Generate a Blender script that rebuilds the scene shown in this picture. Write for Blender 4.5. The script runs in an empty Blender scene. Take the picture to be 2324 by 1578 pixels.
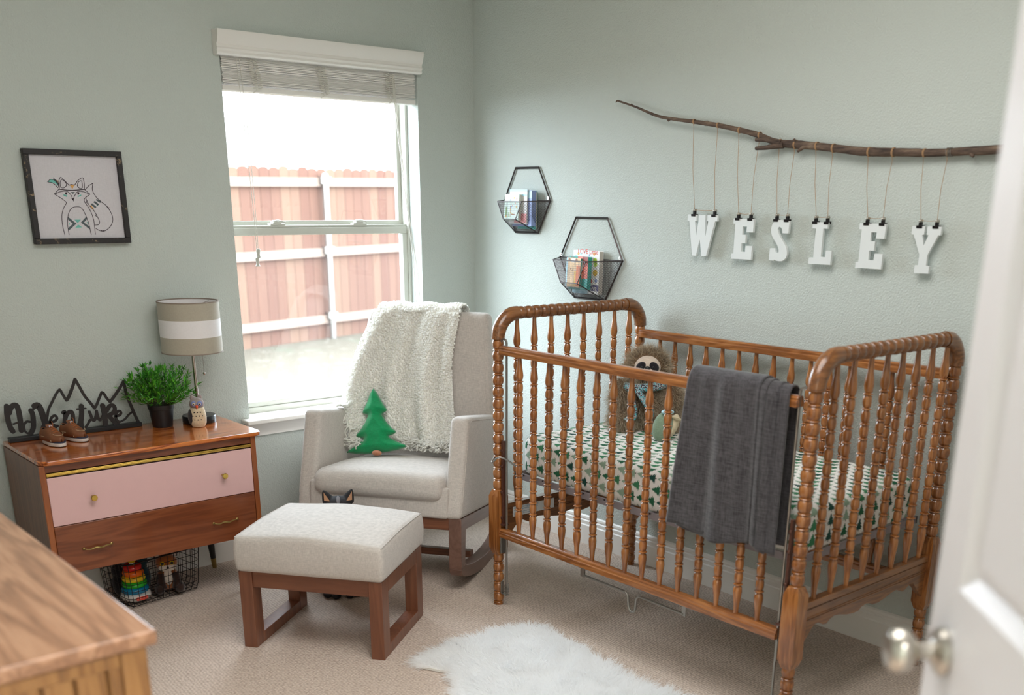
import bpy, bmesh, math, random
import numpy as np
from mathutils import Vector, Matrix, Euler, noise as mnoise
R = math.radians
PI = math.pi
sc = bpy.context.scene
C = sc.collection

# ------------------------------------------------------------------ camera, world, lights, exposure
FPX, CX, CY, W, H = 2357.93, 1220.74, 1291.86, 2324.0, 1578.0
ROT = ((0.75239276, -0.65597720, 0.00997019),
       (-0.21293645, -0.25850181, -0.94204083),
       (0.62053462, 0.70666168, -0.33535007))
EYE = Vector((0, 0, 1.5))
rt, dn, fw = (Vector(r) for r in ROT)
cd = bpy.data.cameras.new('camera')
cam = bpy.data.objects.new('camera', cd)
C.objects.link(cam)
sc.camera = cam
cam.matrix_world = Matrix(((rt.x, -dn.x, -fw.x, EYE.x), (rt.y, -dn.y, -fw.y, EYE.y), (rt.z, -dn.z, -fw.z, EYE.z), (0, 0, 0, 1)))
cd.sensor_width = 36
cd.lens = FPX / W * 36
cd.shift_x = -(CX - W / 2) / W
cd.shift_y = (CY - H / 2) / W
cd.clip_start = 0.05
cd.dof.use_dof = True
cd.dof.focus_distance = 4.1
cd.dof.aperture_fstop = 2.2

world = bpy.data.worlds.new('overcast_sky')
sc.world = world
world.use_nodes = True
wn = world.node_tree
bg = wn.nodes['Background']
bg.inputs[0].default_value = (0.84, 0.94, 1.07, 1)
bg.inputs[1].default_value = 4.7

sc.view_settings.view_transform = 'Standard'
sc.view_settings.look = 'None'
sc.view_settings.exposure = 2.0
sc.view_settings.gamma = 1
sc.view_settings.use_curve_mapping = False
sc.cycles.max_bounces = 10
sc.cycles.diffuse_bounces = 6
sc.cycles.transparent_max_bounces = 24
sc.cycles.sample_clamp_indirect = 6
sc.cycles.caustics_reflective = False
sc.cycles.caustics_refractive = False

XW, YW, X0, Y0, ZC = 3.195, 4.12, -0.10, 0.06, 2.62   # right wall, window wall, left wall, door wall, ceiling
OX0, OX1, OZ0, OZ1 = 1.968, 2.883, 0.60, 2.06          # window opening

def area(name, loc, rot, sx, sy, power, col=(1, 1, 1), portal=False):
    l = bpy.data.lights.new(name, 'AREA')
    l.shape = 'RECTANGLE'; l.size = sx; l.size_y = sy; l.energy = power; l.color = col
    o = bpy.data.objects.new(name, l); C.objects.link(o)
    o.location = loc; o.rotation_euler = rot
    if portal: l.cycles.is_portal = True
    return o
area('window_portal', ((OX0 + OX1) / 2, YW + 0.19, (OZ0 + OZ1) / 2), (R(-90), 0, 0), OX1 - OX0 + 0.1, OZ1 - OZ0 + 0.1, 1, portal=True)
area('hall_fill_light', (0.35, -0.75, 2.5), (0, 0, 0), 0.6, 0.6, 30, (1.0, 0.97, 0.95))  # added fill light in the unseen hall, brightens the doorway side
area('ceiling_fill_light', (1.45, 1.6, 2.58), (0, 0, 0), 1.5, 1.5, 11.5, (1.0, 0.99, 0.975))  # added soft fill light out of view, lifts the near half of the room

# ------------------------------------------------------------------ pixel rays (for measuring onto real planes)
def ray(u, v):
    a, b = (u - CX) / FPX, (v - CY) / FPX
    return rt * a + dn * b + fw
def at_y(u, v, y):
    p = Vector((0, 0, 1.5)); d = ray(u, v); return p + d * ((y - p.y) / d.y)      # measured from where the photograph was taken

# ------------------------------------------------------------------ material helpers
def srgb(r, g, b):
    f = lambda c: (c / 255 / 12.92) if c / 255 <= 0.04045 else ((c / 255 + 0.055) / 1.055) ** 2.4
    return (f(r), f(g), f(b), 1)
class NT:
    def __init__(s, name):
        s.m = bpy.data.materials.new(name); s.m.use_nodes = True
        s.t = s.m.node_tree; s.p = s.t.nodes['Principled BSDF']; s.o = s.t.nodes['Material Output']
    def n(s, t, **k):
        x = s.t.nodes.new(t)
        for a, b in k.items(): setattr(x, a, b)
        return x
    def l(s, a, b): s.t.links.new(a, b)
    def set(s, sock, v):
        if isinstance(v, bpy.types.NodeSocket): s.l(v, sock)
        else: sock.default_value = v
    def mt(s, op, a, b=0.0, c=0.0):
        x = s.n('ShaderNodeMath', operation=op)
        s.set(x.inputs[0], a); s.set(x.inputs[1], b)
        if op in ('MULTIPLY_ADD', 'WRAP', 'COMPARE', 'SMOOTH_MIN'): s.set(x.inputs[2], c)
        return x.outputs[0]
    def mix(s, f, a, b, bt='MIX'):
        x = s.n('ShaderNodeMix', data_type='RGBA', blend_type=bt)
        s.set(x.inputs[0], f); s.set(x.inputs[6], a); s.set(x.inputs[7], b)
        return x.outputs[2]
    def co(s, kind='Object', sc=(1, 1, 1), rot=(0, 0, 0)):
        c = s.n('ShaderNodeTexCoord'); m = s.n('ShaderNodeMapping')
        m.inputs['Scale'].default_value = sc; m.inputs['Rotation'].default_value = rot
        s.l(c.outputs[kind], m.inputs[0]); return m.outputs[0]
    def noise(s, vec, scale, detail=2, rough=0.5, dist=0.0):
        x = s.n('ShaderNodeTexNoise'); s.l(vec, x.inputs['Vector'])
        x.inputs['Scale'].default_value = scale; x.inputs['Detail'].default_value = detail
        x.inputs['Roughness'].default_value = rough; x.inputs['Distortion'].default_value = dist
        return x.outputs[0]
    def ramp(s, f, stops):
        x = s.n('ShaderNodeValToRGB'); s.l(f, x.inputs[0]); e = x.color_ramp.elements
        while len(e) < len(stops): e.new(0.5)
        for i, (p, c) in enumerate(stops): e[i].position = p; e[i].color = c if len(c) == 4 else (*c, 1)
        return x.outputs[0]
    def bump(s, h, strength, dist):
        x = s.n('ShaderNodeBump'); x.inputs['Strength'].default_value = strength; x.inputs['Distance'].default_value = dist
        s.l(h, x.inputs['Height']); s.l(x.outputs[0], s.p.inputs['Normal'])
    def fin(s, col=None, rough=0.5, metal=0.0, spec=None, coat=0.0):
        if col is not None: s.set(s.p.inputs['Base Color'], col)
        s.set(s.p.inputs['Roughness'], rough); s.p.inputs['Metallic'].default_value = metal
        if spec is not None: s.p.inputs['Specular IOR Level'].default_value = spec
        if coat: s.p.inputs['Coat Weight'].default_value = coat; s.p.inputs['Coat Roughness'].default_value = 0.12
        return s.m
def translucent(m, f, col=(0.95, 0.95, 0.93, 1)):
    t = m.node_tree; p = t.nodes['Principled BSDF']; o = t.nodes['Material Output']
    tl = t.nodes.new('ShaderNodeBsdfTranslucent'); tl.inputs[0].default_value = col
    mx = t.nodes.new('ShaderNodeMixShader'); mx.inputs[0].default_value = f
    t.links.new(p.outputs[0], mx.inputs[1]); t.links.new(tl.outputs[0], mx.inputs[2]); t.links.new(mx.outputs[0], o.inputs[0])
def plain(name, rgb, rough=0.5, metal=0.0, spec=None, var=0.06, scale=30, bump=0.0, coat=0.0):
    a = NT(name); v = a.co()
    f = a.noise(v, scale, 3)
    c = srgb(*rgb)
    dk = tuple(x * (1 - var) for x in c[:3]) + (1,)
    lt = tuple(min(1, x * (1 + var)) for x in c[:3]) + (1,)
    if bump: a.bump(a.noise(v, scale * 6, 2), 0.6, bump)
    return a.fin(a.mix(f, dk, lt), rough, metal, spec, coat)
def wood(name, dark, mid, light, axis=2, scale=1.0, rough=0.35, coat=0.3, rand=0.15, ringy=0.5):
    a = NT(name)
    s = [9.0, 9.0, 9.0]; s[axis] = 0.7
    v = a.co('Object', tuple(x * scale for x in s))
    oi = a.n('ShaderNodeObjectInfo')
    ad = a.n('ShaderNodeVectorMath', operation='ADD'); a.l(v, ad.inputs[0])
    cb = a.n('ShaderNodeCombineXYZ'); r = a.mt('MULTIPLY', oi.outputs['Random'], 37.0)
    for i in range(3): a.l(r, cb.inputs[i])
    a.l(cb.outputs[0], ad.inputs[1]); v = ad.outputs[0]
    n1 = a.noise(v, 1.6, 3, 0.55, 0.6)
    rings = a.mt('SINE', a.mt('MULTIPLY', n1, 38.0))
    rings = a.mt('MULTIPLY_ADD', rings, 0.5 * ringy, 0.5)
    fine = a.noise(v, 14.0, 3, 0.6)
    f = a.mt('ADD', a.mt('MULTIPLY', rings, 0.6), a.mt('MULTIPLY', fine, 0.4))
    c = a.ramp(f, [(0.15, srgb(*dark)), (0.5, srgb(*mid)), (0.85, srgb(*light))])
    hv = a.n('ShaderNodeHueSaturation'); a.l(c, hv.inputs['Color'])
    a.l(a.mt('MULTIPLY_ADD', oi.outputs['Random'], rand * 2, 1 - rand), hv.inputs['Value'])
    a.bump(fine, 0.25, 0.0006)
    return a.fin(hv.outputs[0], rough, 0, 0.5, coat)
def fabric(name, rgb, scale=900, rough=0.9, bump=0.0006, var=0.1, sheen=0.3, big=0.05):
    a = NT(name); v = a.co()
    vx = a.co('Object', (1, 1, 0.12)); vz = a.co('Object', (0.12, 0.12, 1))
    f = a.mt('MULTIPLY', a.mt('ADD', a.noise(vx, scale, 2), a.noise(vz, scale, 2)), 0.5)
    f2 = a.mt('ADD', a.mt('MULTIPLY', f, 0.93), a.mt('MULTIPLY', a.noise(v, 6, 2), 0.07))
    c = srgb(*rgb)
    dk = tuple(x * (1 - var * 2) for x in c[:3]) + (1,); lt = tuple(min(1, x * (1 + var)) for x in c[:3]) + (1,)
    a.bump(f, 0.5, bump)
    a.p.inputs['Sheen Weight'].default_value = sheen
    return a.fin(a.ramp(f2, [(0.35, dk), (0.62, lt)]), rough, 0, 0.2)

M = {}
# painted wall with orange peel texture
a = NT('sage_wall_paint'); v = a.co()
a.bump(a.ramp(a.noise(v, 165, 2, 0.5, 0.3), [(0.35, (0, 0, 0)), (0.7, (1, 1, 1))]), 0.5, 0.0024)
M['wall'] = a.fin(a.mix(a.noise(v, 1.5, 2), srgb(190, 196, 190), srgb(195, 201, 195)), 0.72, 0, 0.3)
M['ceil'] = plain('ceiling_paint', (225, 225, 220), 0.9)
M['trim'] = plain('white_trim_paint', (232, 228, 222), 0.35, var=0.01)
M['vinyl'] = plain('window_vinyl', (196, 196, 186), 0.4, var=0.01)
# looped carpet
a = NT('beige_loop_carpet'); v = a.co('Object', (1, 1, 1), (0, 0, R(20)))
wv = a.n('ShaderNodeTexVoronoi'); a.l(a.co('Object', (1, 1.6, 1), (0, 0, R(3))), wv.inputs['Vector'])
wv.inputs['Scale'].default_value = 92; wv.inputs['Randomness'].default_value = 0.45
h = a.mt('SUBTRACT', 1.0, wv.outputs['Distance'])
a.bump(h, 1.0, 0.006)
cc = a.mix(h, srgb(148, 128, 114), srgb(232, 214, 200))
cc = a.mix(a.mt('MULTIPLY', a.noise(a.co(), 2.2, 3), 0.3), cc, srgb(232, 216, 202))
M['carpet'] = a.fin(cc, 0.95, 0, 0.1)
M['cribwood'] = wood('honey_oak_stain', (92, 49, 20), (148, 90, 44), (180, 122, 68), 2, 1.6, 0.22, 0.6, 0.18)
M['cribwood_y'] = wood('honey_oak_stain_long', (90, 48, 20), (146, 89, 45), (178, 120, 68), 1, 1.6, 0.24, 0.55, 0.05)
M['cribwood_x'] = wood('honey_oak_stain_cross', (78, 44, 22), (124, 78, 42), (150, 100, 58), 0, 1.6, 0.28, 0.4, 0.05)
M['teak'] = wood('teak_veneer', (98, 48, 26), (128, 68, 38), (146, 84, 50), 0, 0.9, 0.3, 0.35, 0.03)
M['teaktop'] = wood('lacquered_teak_top', (112, 48, 16), (184, 94, 38), (214, 128, 60), 0, 2.2, 0.16, 0.9, 0.0, 0.9)
M['teakside'] = wood('teak_side_veneer', (84, 48, 30), (112, 68, 44), (128, 82, 54), 2, 1.0, 0.4, 0.2, 0.0)
M['teakedge'] = wood('teak_edge', (120, 62, 30), (156, 86, 42), (172, 100, 54), 2, 1.0, 0.3, 0.3, 0.0)
M['walnut'] = wood('walnut_stain', (84, 46, 30), (116, 70, 48), (134, 86, 60), 2, 0.9, 0.35, 0.2, 0.04, 0.3)
M['walnut_h'] = wood('walnut_stain_across', (84, 46, 30), (116, 70, 48), (134, 86, 60), 0, 0.9, 0.35, 0.2, 0.04, 0.3)
M['walnutgrey'] = wood('walnut_rocker', (86, 60, 50), (112, 82, 70), (128, 98, 84), 1, 0.8, 0.4, 0.15, 0.02, 0.3)
M['oak'] = wood('old_oak_top', (104, 70, 48), (164, 120, 90), (192, 150, 118), 1, 1.0, 0.35, 0.3, 0.0)
M['oakface'] = wood('old_oak_face', (96, 62, 30), (146, 102, 56), (166, 122, 72), 2, 1.0, 0.4, 0.2, 0.0)
M['pink'] = plain('dusty_pink_paint', (226, 184, 182), 0.38, var=0.02)
M['brass'] = plain('polished_brass', (214, 180, 92), 0.25, 1.0)
M['brassdull'] = plain('aged_brass', (168, 146, 92), 0.35, 1.0)
M['black'] = plain('black_plastic', (24, 24, 26), 0.45)
M['blackpaint'] = plain('black_painted_wood', (38, 34, 34), 0.6)
M['darkmetal'] = plain('dark_wire', (46, 42, 42), 0.4, 0.8)
M['greymetal'] = plain('zinc_rod', (150, 146, 140), 0.3, 0.9)
M['nickel'] = plain('satin_nickel', (190, 184, 174), 0.28, 1.0)
M['steel'] = plain('brushed_steel', (176, 164, 156), 0.25, 1.0)
M['brownmetal'] = plain('brown_bracket_paint', (86, 52, 40), 0.35, 0.3)
M['linen'] = fabric('oatmeal_linen', (196, 188, 181), 520)
M['blanket'] = fabric('charcoal_weave', (72, 69, 72), 300, 0.95, 0.0015, 0.28)
M['felt'] = fabric('green_felt', (14, 140, 84), 500, 0.95, 0.001, 0.12, 0.5)
M['feltbrown'] = fabric('brown_felt', (182, 122, 92), 400)
M['shadegrey'] = fabric('taupe_shade_cloth', (172, 164, 148), 800, var=0.04)
M['shadewhite'] = fabric('white_shade_cloth', (226, 222, 222), 800, var=0.02)
M['white'] = plain('white_paint', (222, 225, 224), 0.5, var=0.01)
M['doorpaint'] = plain('white_door_enamel', (222, 219, 221), 0.35, var=0.01)
M['canvas'] = fabric('white_canvas', (206, 202, 206), 700, var=0.03)
M['ink'] = plain('ink_line', (58, 44, 54), 0.8)
M['teal'] = plain('teal_ink', (112, 184, 172), 0.8)
M['orange'] = plain('orange_ink', (214, 160, 92), 0.8)
M['slate'] = plain('slate_ink', (84, 94, 98), 0.8)
M['twine'] = plain('jute_twine', (170, 134, 98), 0.9)
M['cord'] = plain('white_cord', (214, 210, 200), 0.8)
a = NT('knobbly_bark'); v = a.co('Object', (1, 0.15, 1))
f = a.noise(v, 60, 4, 0.7)
a.bump(f, 0.8, 0.004)
M['bark'] = a.fin(a.ramp(f, [(0.3, srgb(44, 32, 28)), (0.6, srgb(104, 84, 70)), (0.75, srgb(140, 120, 100))]), 0.85)
a = NT('distressed_black_frame'); v = a.co('Object', (1, 1, 1))
f = a.noise(v, 26, 5, 0.75, 0.8)
M['frame'] = a.fin(a.ramp(f, [(0.60, srgb(34, 30, 30)), (0.66, srgb(150, 128, 100))]), 0.55)
def glass(name, haze):
    a = NT(name); a.t.nodes.remove(a.p)
    tr = a.n('ShaderNodeBsdfTransparent'); tr.inputs[0].default_value = (0.97, 0.985, 0.975, 1)
    gl = a.n('ShaderNodeBsdfGlossy'); gl.inputs['Roughness'].default_value = 0.02
    fr = a.n('ShaderNodeFresnel'); fr.inputs[0].default_value = 1.45
    tl = a.n('ShaderNodeBsdfTranslucent'); tl.inputs[0].default_value = (0.9, 0.9, 0.9, 1)
    ge = a.n('ShaderNodeNewGeometry'); ff = a.mt('MULTIPLY', fr.outputs[0], a.mt('SUBTRACT', 1.0, ge.outputs['Backfacing']))
    m1 = a.n('ShaderNodeMixShader'); a.l(ff, m1.inputs[0]); a.l(tr.outputs[0], m1.inputs[1]); a.l(gl.outputs[0], m1.inputs[2])
    m2 = a.n('ShaderNodeMixShader'); m2.inputs[0].default_value = haze; a.l(m1.outputs[0], m2.inputs[1]); a.l(tl.outputs[0], m2.inputs[2])  # translucent share puts the bright window haze into the pane itself
    a.l(m2.outputs[0], a.o.inputs[0]); return a.m
M['glass'] = glass('window_glass', 0.002)
M['glass_low'] = glass('hazy_window_glass', 0.006)  # lower pane carries more of the mixed-in light haze

# pine tree print (triangular tiers repeated in rows), driven by UV in metres, tips towards +V
def pine_print():
    a = NT('pine_tree_sheet')
    uvn = a.n('ShaderNodeUVMap'); sp = a.n('ShaderNodeSeparateXYZ'); a.l(uvn.outputs[0], sp.inputs[0])
    cu, cv = 0.040, 0.046
    U = a.mt('DIVIDE', sp.outputs[0], cu); V = a.mt('DIVIDE', sp.outputs[1], cv)
    col = a.mt('FLOOR', U)
    odd = a.mt('MODULO', a.mt('ABSOLUTE', col), 2.0)
    V = a.mt('ADD', V, a.mt('MULTIPLY', odd, 0.5))
    fu = a.mt('SUBTRACT', a.mt('FRACT', U), 0.5); fv = a.mt('FRACT', V)
    jit = a.n('ShaderNodeTexWhiteNoise', noise_dimensions='2D'); cb = a.n('ShaderNodeCombineXYZ')
    a.l(col, cb.inputs[0]); a.l(a.mt('FLOOR', V), cb.inputs[1]); a.l(cb.outputs[0], jit.inputs['Vector'])
    t = a.mt('SUBTRACT', 0.96, fv)                                # 0 at tip
    tier = a.mt('FRACT', a.mt('MULTIPLY', t, 4.4))
    wdt = a.mt('MULTIPLY', t, a.mt('MULTIPLY_ADD', tier, 0.34, 0.40))
    wob = a.mt('MULTIPLY', a.mt('SUBTRACT', a.noise(uvn.outputs[0], 420, 1), 0.5), 0.16)
    inside = a.mt('LESS_THAN', a.mt('ADD', a.mt('ABSOLUTE', fu), wob), wdt)
    above = a.mt('MULTIPLY', a.mt('GREATER_THAN', fv, 0.16), a.mt('GREATER_THAN', t, 0.0))
    body = a.mt('MULTIPLY', inside, above)
    trunk = a.mt('MULTIPLY', a.mt('LESS_THAN', a.mt('ABSOLUTE', fu), 0.05), a.mt('GREATER_THAN', fv, 0.04))
    trunk = a.mt('MULTIPLY', trunk, a.mt('LESS_THAN', fv, 0.2))
    rp = a.ramp(jit.outputs['Value'], [(0.0, srgb(44, 100, 72)), (0.34, srgb(66, 128, 92)), (0.62, srgb(142, 166, 146)), (0.85, srgb(36, 76, 68))])
    for n_ in a.t.nodes:
        if n_.bl_idname == 'ShaderNodeValToRGB': n_.color_ramp.interpolation = 'CONSTANT'
    base = srgb(232, 229, 224)
    c = a.mix(trunk, base, srgb(70, 60, 50)); c = a.mix(body, c, rp)
    return a.fin(c, 0.9, 0, 0.2)
M['sheet'] = pine_print()

# ------------------------------------------------------------------ mesh helpers
ORG = Vector((0, 0, 0))
def setorg(v=(0, 0, 0)):
    global ORG
    ORG = Vector(v)
class MB:
    def __init__(s): s.v = []; s.f = []; s.mi = []; s.uv = None; s.m = 0
    def add(s, vs, fs, mat=None):
        b = len(s.v); s.v += [Vector(x) for x in vs]
        s.f += [[b + i for i in f] for f in fs]; s.mi += [s.m if mat is None else mat] * len(fs); return s
    def box(s, x0, x1, y0, y1, z0, z1, mx=None):
        vs = [Vector((x, y, z)) for x in (x0, x1) for y in (y0, y1) for z in (z0, z1)]
        if mx: vs = [mx @ v for v in vs]
        return s.add(vs, [(0, 1, 3, 2), (4, 6, 7, 5), (0, 4, 5, 1), (2, 3, 7, 6), (0, 2, 6, 4), (1, 5, 7, 3)])
    def prism(s, poly, p0, ex, ey, ez, d):
        """poly of (a,b) in the plane p0+a*ex+b*ey, extruded by d along ez"""
        p0, ex, ey, ez = map(Vector, (p0, ex, ey, ez)); n = len(poly)
        vs = [p0 + ex * a + ey * b for a, b in poly] + [p0 + ex * a + ey * b + ez * d for a, b in poly]
        return s.add(vs, [list(range(n)), list(range(2 * n - 1, n - 1, -1))] + [(i, i + n, (i + 1) % n + n, (i + 1) % n) for i in range(n)])
    def lathe(s, prof, n=20, p=(0, 0, 0), axis=(0, 0, 1), cap=True):
        p = Vector(p); q = Vector((0, 0, 1)).rotation_difference(Vector(axis).normalized())
        vs = []
        for r, z in prof:
            for i in range(n):
                t = 2 * PI * i / n; vs.append(p + q @ Vector((r * math.cos(t), r * math.sin(t), z)))
        m = len(prof); fs = []
        for j in range(m - 1):
            for i in range(n):
                k = (i + 1) % n; fs.append((j * n + i, j * n + k, (j + 1) * n + k, (j + 1) * n + i))
        if cap: fs += [list(range(n - 1, -1, -1)), list(range((m - 1) * n, m * n))]
        return s.add(vs, fs)
    def tube(s, pts, r, n=8, cap=True, flat=None, up=None):
        """sweep; r number or list; flat=(up vector, ratio) squashes along that direction"""
        pts = [Vector(p) for p in pts]; m = len(pts)
        if not hasattr(r, '__len__'): r = [r] * m
        t0 = (pts[1] - pts[0]).normalized()
        x = Vector(up) if up else (Vector((0, 0, 1)) if abs(t0.z) < 0.9 else Vector((1, 0, 0)))
        vs = []
        for i, p in enumerate(pts):
            t = (pts[min(i + 1, m - 1)] - pts[max(i - 1, 0)])
            if t.length < 1e-9: t = t0
            t = t.normalized(); x = (x - t * x.dot(t))
            if x.length < 1e-6: x = t.orthogonal()
            x = x.normalized(); y = t.cross(x)
            for k in range(n):
                a_ = 2 * PI * k / n
                vs.append(p + (x * math.cos(a_) * (flat or 1.0) + y * math.sin(a_)) * r[i])
        fs = []
        for j in range(m - 1):
            for i in range(n):
                k = (i + 1) % n; fs.append((j * n + i, (j + 1) * n + i, (j + 1) * n + k, j * n + k))
        if cap: fs += [list(range(n)), list(range(m * n - 1, (m - 1) * n - 1, -1))]
        return s.add(vs, fs)
    def ell(s, c, r, n=16, m=10, rot=None):
        c = Vector(c); q = Euler(rot).to_matrix() if rot else Matrix.Identity(3)
        if not hasattr(r, '__len__'): r = (r, r, r)
        vs = [c + q @ Vector((0, 0, -r[2]))]
        for j in range(1, m):
            ph = -PI / 2 + PI * j / m
            for i in range(n):
                t = 2 * PI * i / n
                vs.append(c + q @ Vector((r[0] * math.cos(ph) * math.cos(t), r[1] * math.cos(ph) * math.sin(t), r[2] * math.sin(ph))))
        vs.append(c + q @ Vector((0, 0, r[2]))); L = len(vs) - 1; fs = []
        for i in range(n):
            k = (i + 1) % n; fs.append((0, 1 + k, 1 + i)); fs.append((L, L - n + i, L - n + k))
            for j in range(m - 2): a_ = 1 + j * n; fs.append((a_ + i, a_ + k, a_ + n + k, a_ + n + i))
        return s.add(vs, fs)
    def ribbon(s, pts, w, p0, ex, ey, ez, d):
        """flat pen stroke with round ends in a plane, thickness d along ez"""
        m = len(pts)
        if not hasattr(w, '__len__'): w = [w] * m
        L, Rr = [], []
        P = [Vector((a, b)) for a, b in pts]
        for i, p in enumerate(P):
            t = P[min(i + 1, m - 1)] - P[max(i - 1, 0)]
            t = t.normalized() if t.length > 1e-9 else Vector((1, 0)); nn = Vector((-t.y, t.x)) * w[i] / 2
            L.append(p + nn); Rr.append(p - nn)
        def capp(p, q, c, sgn):
            r_ = (p - c).length; a0 = math.atan2(p.y - c.y, p.x - c.x)
            return [Vector((c.x + r_ * math.cos(a0 + sgn * PI * k / 5), c.y + r_ * math.sin(a0 + sgn * PI * k / 5))) for k in range(1, 5)]
        for i in range(m - 1):
            s.prism([L[i], L[i + 1], Rr[i + 1], Rr[i]], p0, ex, ey, ez, d)
        s.prism([L[0], Rr[0]] + list(reversed(capp(L[0], Rr[0], P[0], 1))), p0, ex, ey, ez, d)
        s.prism([L[-1], Rr[-1]] + list(reversed(capp(L[-1], Rr[-1], P[-1], -1))), p0, ex, ey, ez, d)
        return s
    def build(s, name, mat, parent=None, smooth=35, bevel=0, seg=2, sub=0, label=None, fix=False):
        me = bpy.data.meshes.new(name)
        me.from_pydata([v - ORG for v in s.v], [], s.f)
        mats = mat if isinstance(mat, (list, tuple)) else [mat]
        for m_ in mats: me.materials.append(M[m_] if isinstance(m_, str) else m_)
        if len(mats) > 1: me.polygons.foreach_set('material_index', s.mi)
        if s.uv:
            uvl = me.uv_layers.new(name='UVMap')
            for p_ in me.polygons:
                for li in p_.loop_indices: uvl.data[li].uv = s.uv[me.loops[li].vertex_index]
        if fix:
            b = bmesh.new(); b.from_mesh(me); bmesh.ops.recalc_face_normals(b, faces=b.faces); b.to_mesh(me); b.free()
        if smooth:
            me.shade_smooth()
            if smooth < 180: me.set_sharp_from_angle(angle=R(smooth))
        o = bpy.data.objects.new(name, me); C.objects.link(o)
        if parent: o.parent = parent
        if bevel:
            md = o.modifiers.new('bevel', 'BEVEL'); md.width = bevel; md.segments = seg; md.limit_method = 'ANGLE'; md.angle_limit = R(40)
            md.harden_normals = False
        if sub:
            md = o.modifiers.new('sub', 'SUBSURF'); md.levels = sub; md.render_levels = sub
        if label: o['label'] = label
        return o
def tag(o, label=None, cat=None, group=None, kind=None):
    if label: o['label'] = label
    if cat: o['category'] = cat
    if group: o['group'] = group
    if kind: o['kind'] = kind
    return o
def thing(name, label, cat, loc=(0, 0, 0), rot=(0, 0, 0), group=None):
    o = bpy.data.objects.new(name, None); C.objects.link(o); o.empty_display_size = 0.05
    o.location = loc; o.rotation_euler = rot
    return tag(o, label, cat, group)
def wthing(name, label, cat, loc, group=None):
    """a thing whose parts are given in room coordinates"""
    setorg(loc); return thing(name, label, cat, loc, group=group)
def struct(o): o['kind'] = 'structure'; return o
def cr(pts, n=6):
    """Catmull-Rom through the points (any dimension)"""
    P = [np.array(p, float) for p in pts]; P = [2 * P[0] - P[1]] + P + [2 * P[-1] - P[-2]]; out = []
    for i in range(1, len(P) - 2):
        for k in range(n):
            t = k / n; a, b, c, d = P[i - 1], P[i], P[i + 1], P[i + 2]
            out.append(0.5 * ((2 * b) + (c - a) * t + (2 * a - 5 * b + 4 * c - d) * t * t + (3 * b - a - 3 * c + d) * t ** 3))
    out.append(P[-2]); return [tuple(o) for o in out]
def text(name, body, size, mat, parent, loc, rot, ext=0.0003, sx=1.0, align='LEFT'):
    cu = bpy.data.curves.new(name, 'FONT'); cu.body = body; cu.size = size; cu.extrude = ext; cu.align_x = align
    t_ = bpy.data.objects.new(name, cu); C.objects.link(t_)
    me = bpy.data.meshes.new_from_object(t_.evaluated_get(bpy.context.evaluated_depsgraph_get()))
    bpy.data.objects.remove(t_); me.materials.clear(); me.materials.append(M[mat])
    o = bpy.data.objects.new(name, me); C.objects.link(o); o.parent = parent
    o.location = Vector(loc) - ORG; o.rotation_euler = rot; o.scale = (sx, 1, 1); return o
def hair(name, roots, dirs, length, rad, mat, parent=None, k=5, droop=0.0, curl=0.0, seed=1, jit=0.3):
    rng = np.random.default_rng(seed); roots = np.asarray(roots, float) - np.array(ORG); dirs = np.asarray(dirs, float); N = len(roots)
    dirs = dirs + rng.normal(0, jit, (N, 3)); dirs /= np.linalg.norm(dirs, axis=1)[:, None] + 1e-9
    Ls = np.asarray(length) * rng.uniform(0.65, 1.15, N)
    P = np.zeros((N, k, 3)); side = rng.normal(0, 1, (N, 3))
    for j in range(k):
        t = j / (k - 1)
        P[:, j] = roots + dirs * (Ls * t)[:, None] + side * (curl * t * t * Ls)[:, None]; P[:, j, 2] -= droop * t * t * Ls
    cv = bpy.data.hair_curves.new(name); cv.add_curves([k] * N)
    (cv.attributes.get('position') or cv.attributes.new('position', 'FLOAT_VECTOR', 'POINT')).data.foreach_set('vector', P.ravel())
    ra = cv.attributes.get('radius') or cv.attributes.new('radius', 'FLOAT', 'POINT')
    ra.data.foreach_set('value', np.tile(np.linspace(rad, rad * 0.25, k), N))
    cv.materials.append(M[mat] if isinstance(mat, str) else mat)
    o = bpy.data.objects.new(name, cv); C.objects.link(o)
    if parent: o.parent = parent
    return o
def remesh(o, size, smooth=3):
    md = o.modifiers.new('blend', 'REMESH'); md.mode = 'VOXEL'; md.voxel_size = size; md.use_smooth_shade = True
    md = o.modifiers.new('soften', 'SMOOTH'); md.iterations = smooth; md.factor = 0.5; return o
#@@@ROOM
# ------------------------------------------------------------------ room shell
T = 0.18
def shell(name, mat, *boxes):
    b = MB()
    for x in boxes: b.box(*x)
    return struct(b.build(name, mat, smooth=0))
shell('floor', 'carpet', (X0 - T, XW + T, Y0 - 0.0, YW + 0.02, -0.1, 0))
shell('ceiling', 'ceil', (X0 - T, XW + T, Y0 - T, YW + T, ZC, ZC + 0.1))
shell('wall_back', 'wall', (X0 - T, OX0, YW, YW + T, 0, ZC), (OX1, XW + T, YW, YW + T, 0, ZC), (OX0, OX1, YW, YW + T, 0, OZ0), (OX0, OX1, YW, YW + T, OZ1, ZC))
shell('wall_right', 'wall', (XW, XW + T, Y0, YW, 0, ZC))
shell('wall_left', 'wall', (X0 - T, X0, Y0, YW, 0, ZC))
DX0, DX1 = -0.06, 0.80
shell('wall_front', 'wall', (X0 - T, DX0, Y0 - 0.12, Y0, 0, ZC), (DX1, XW + T, Y0 - 0.12, Y0, 0, ZC), (DX0, DX1, Y0 - 0.12, Y0, 2.06, ZC))
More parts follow.
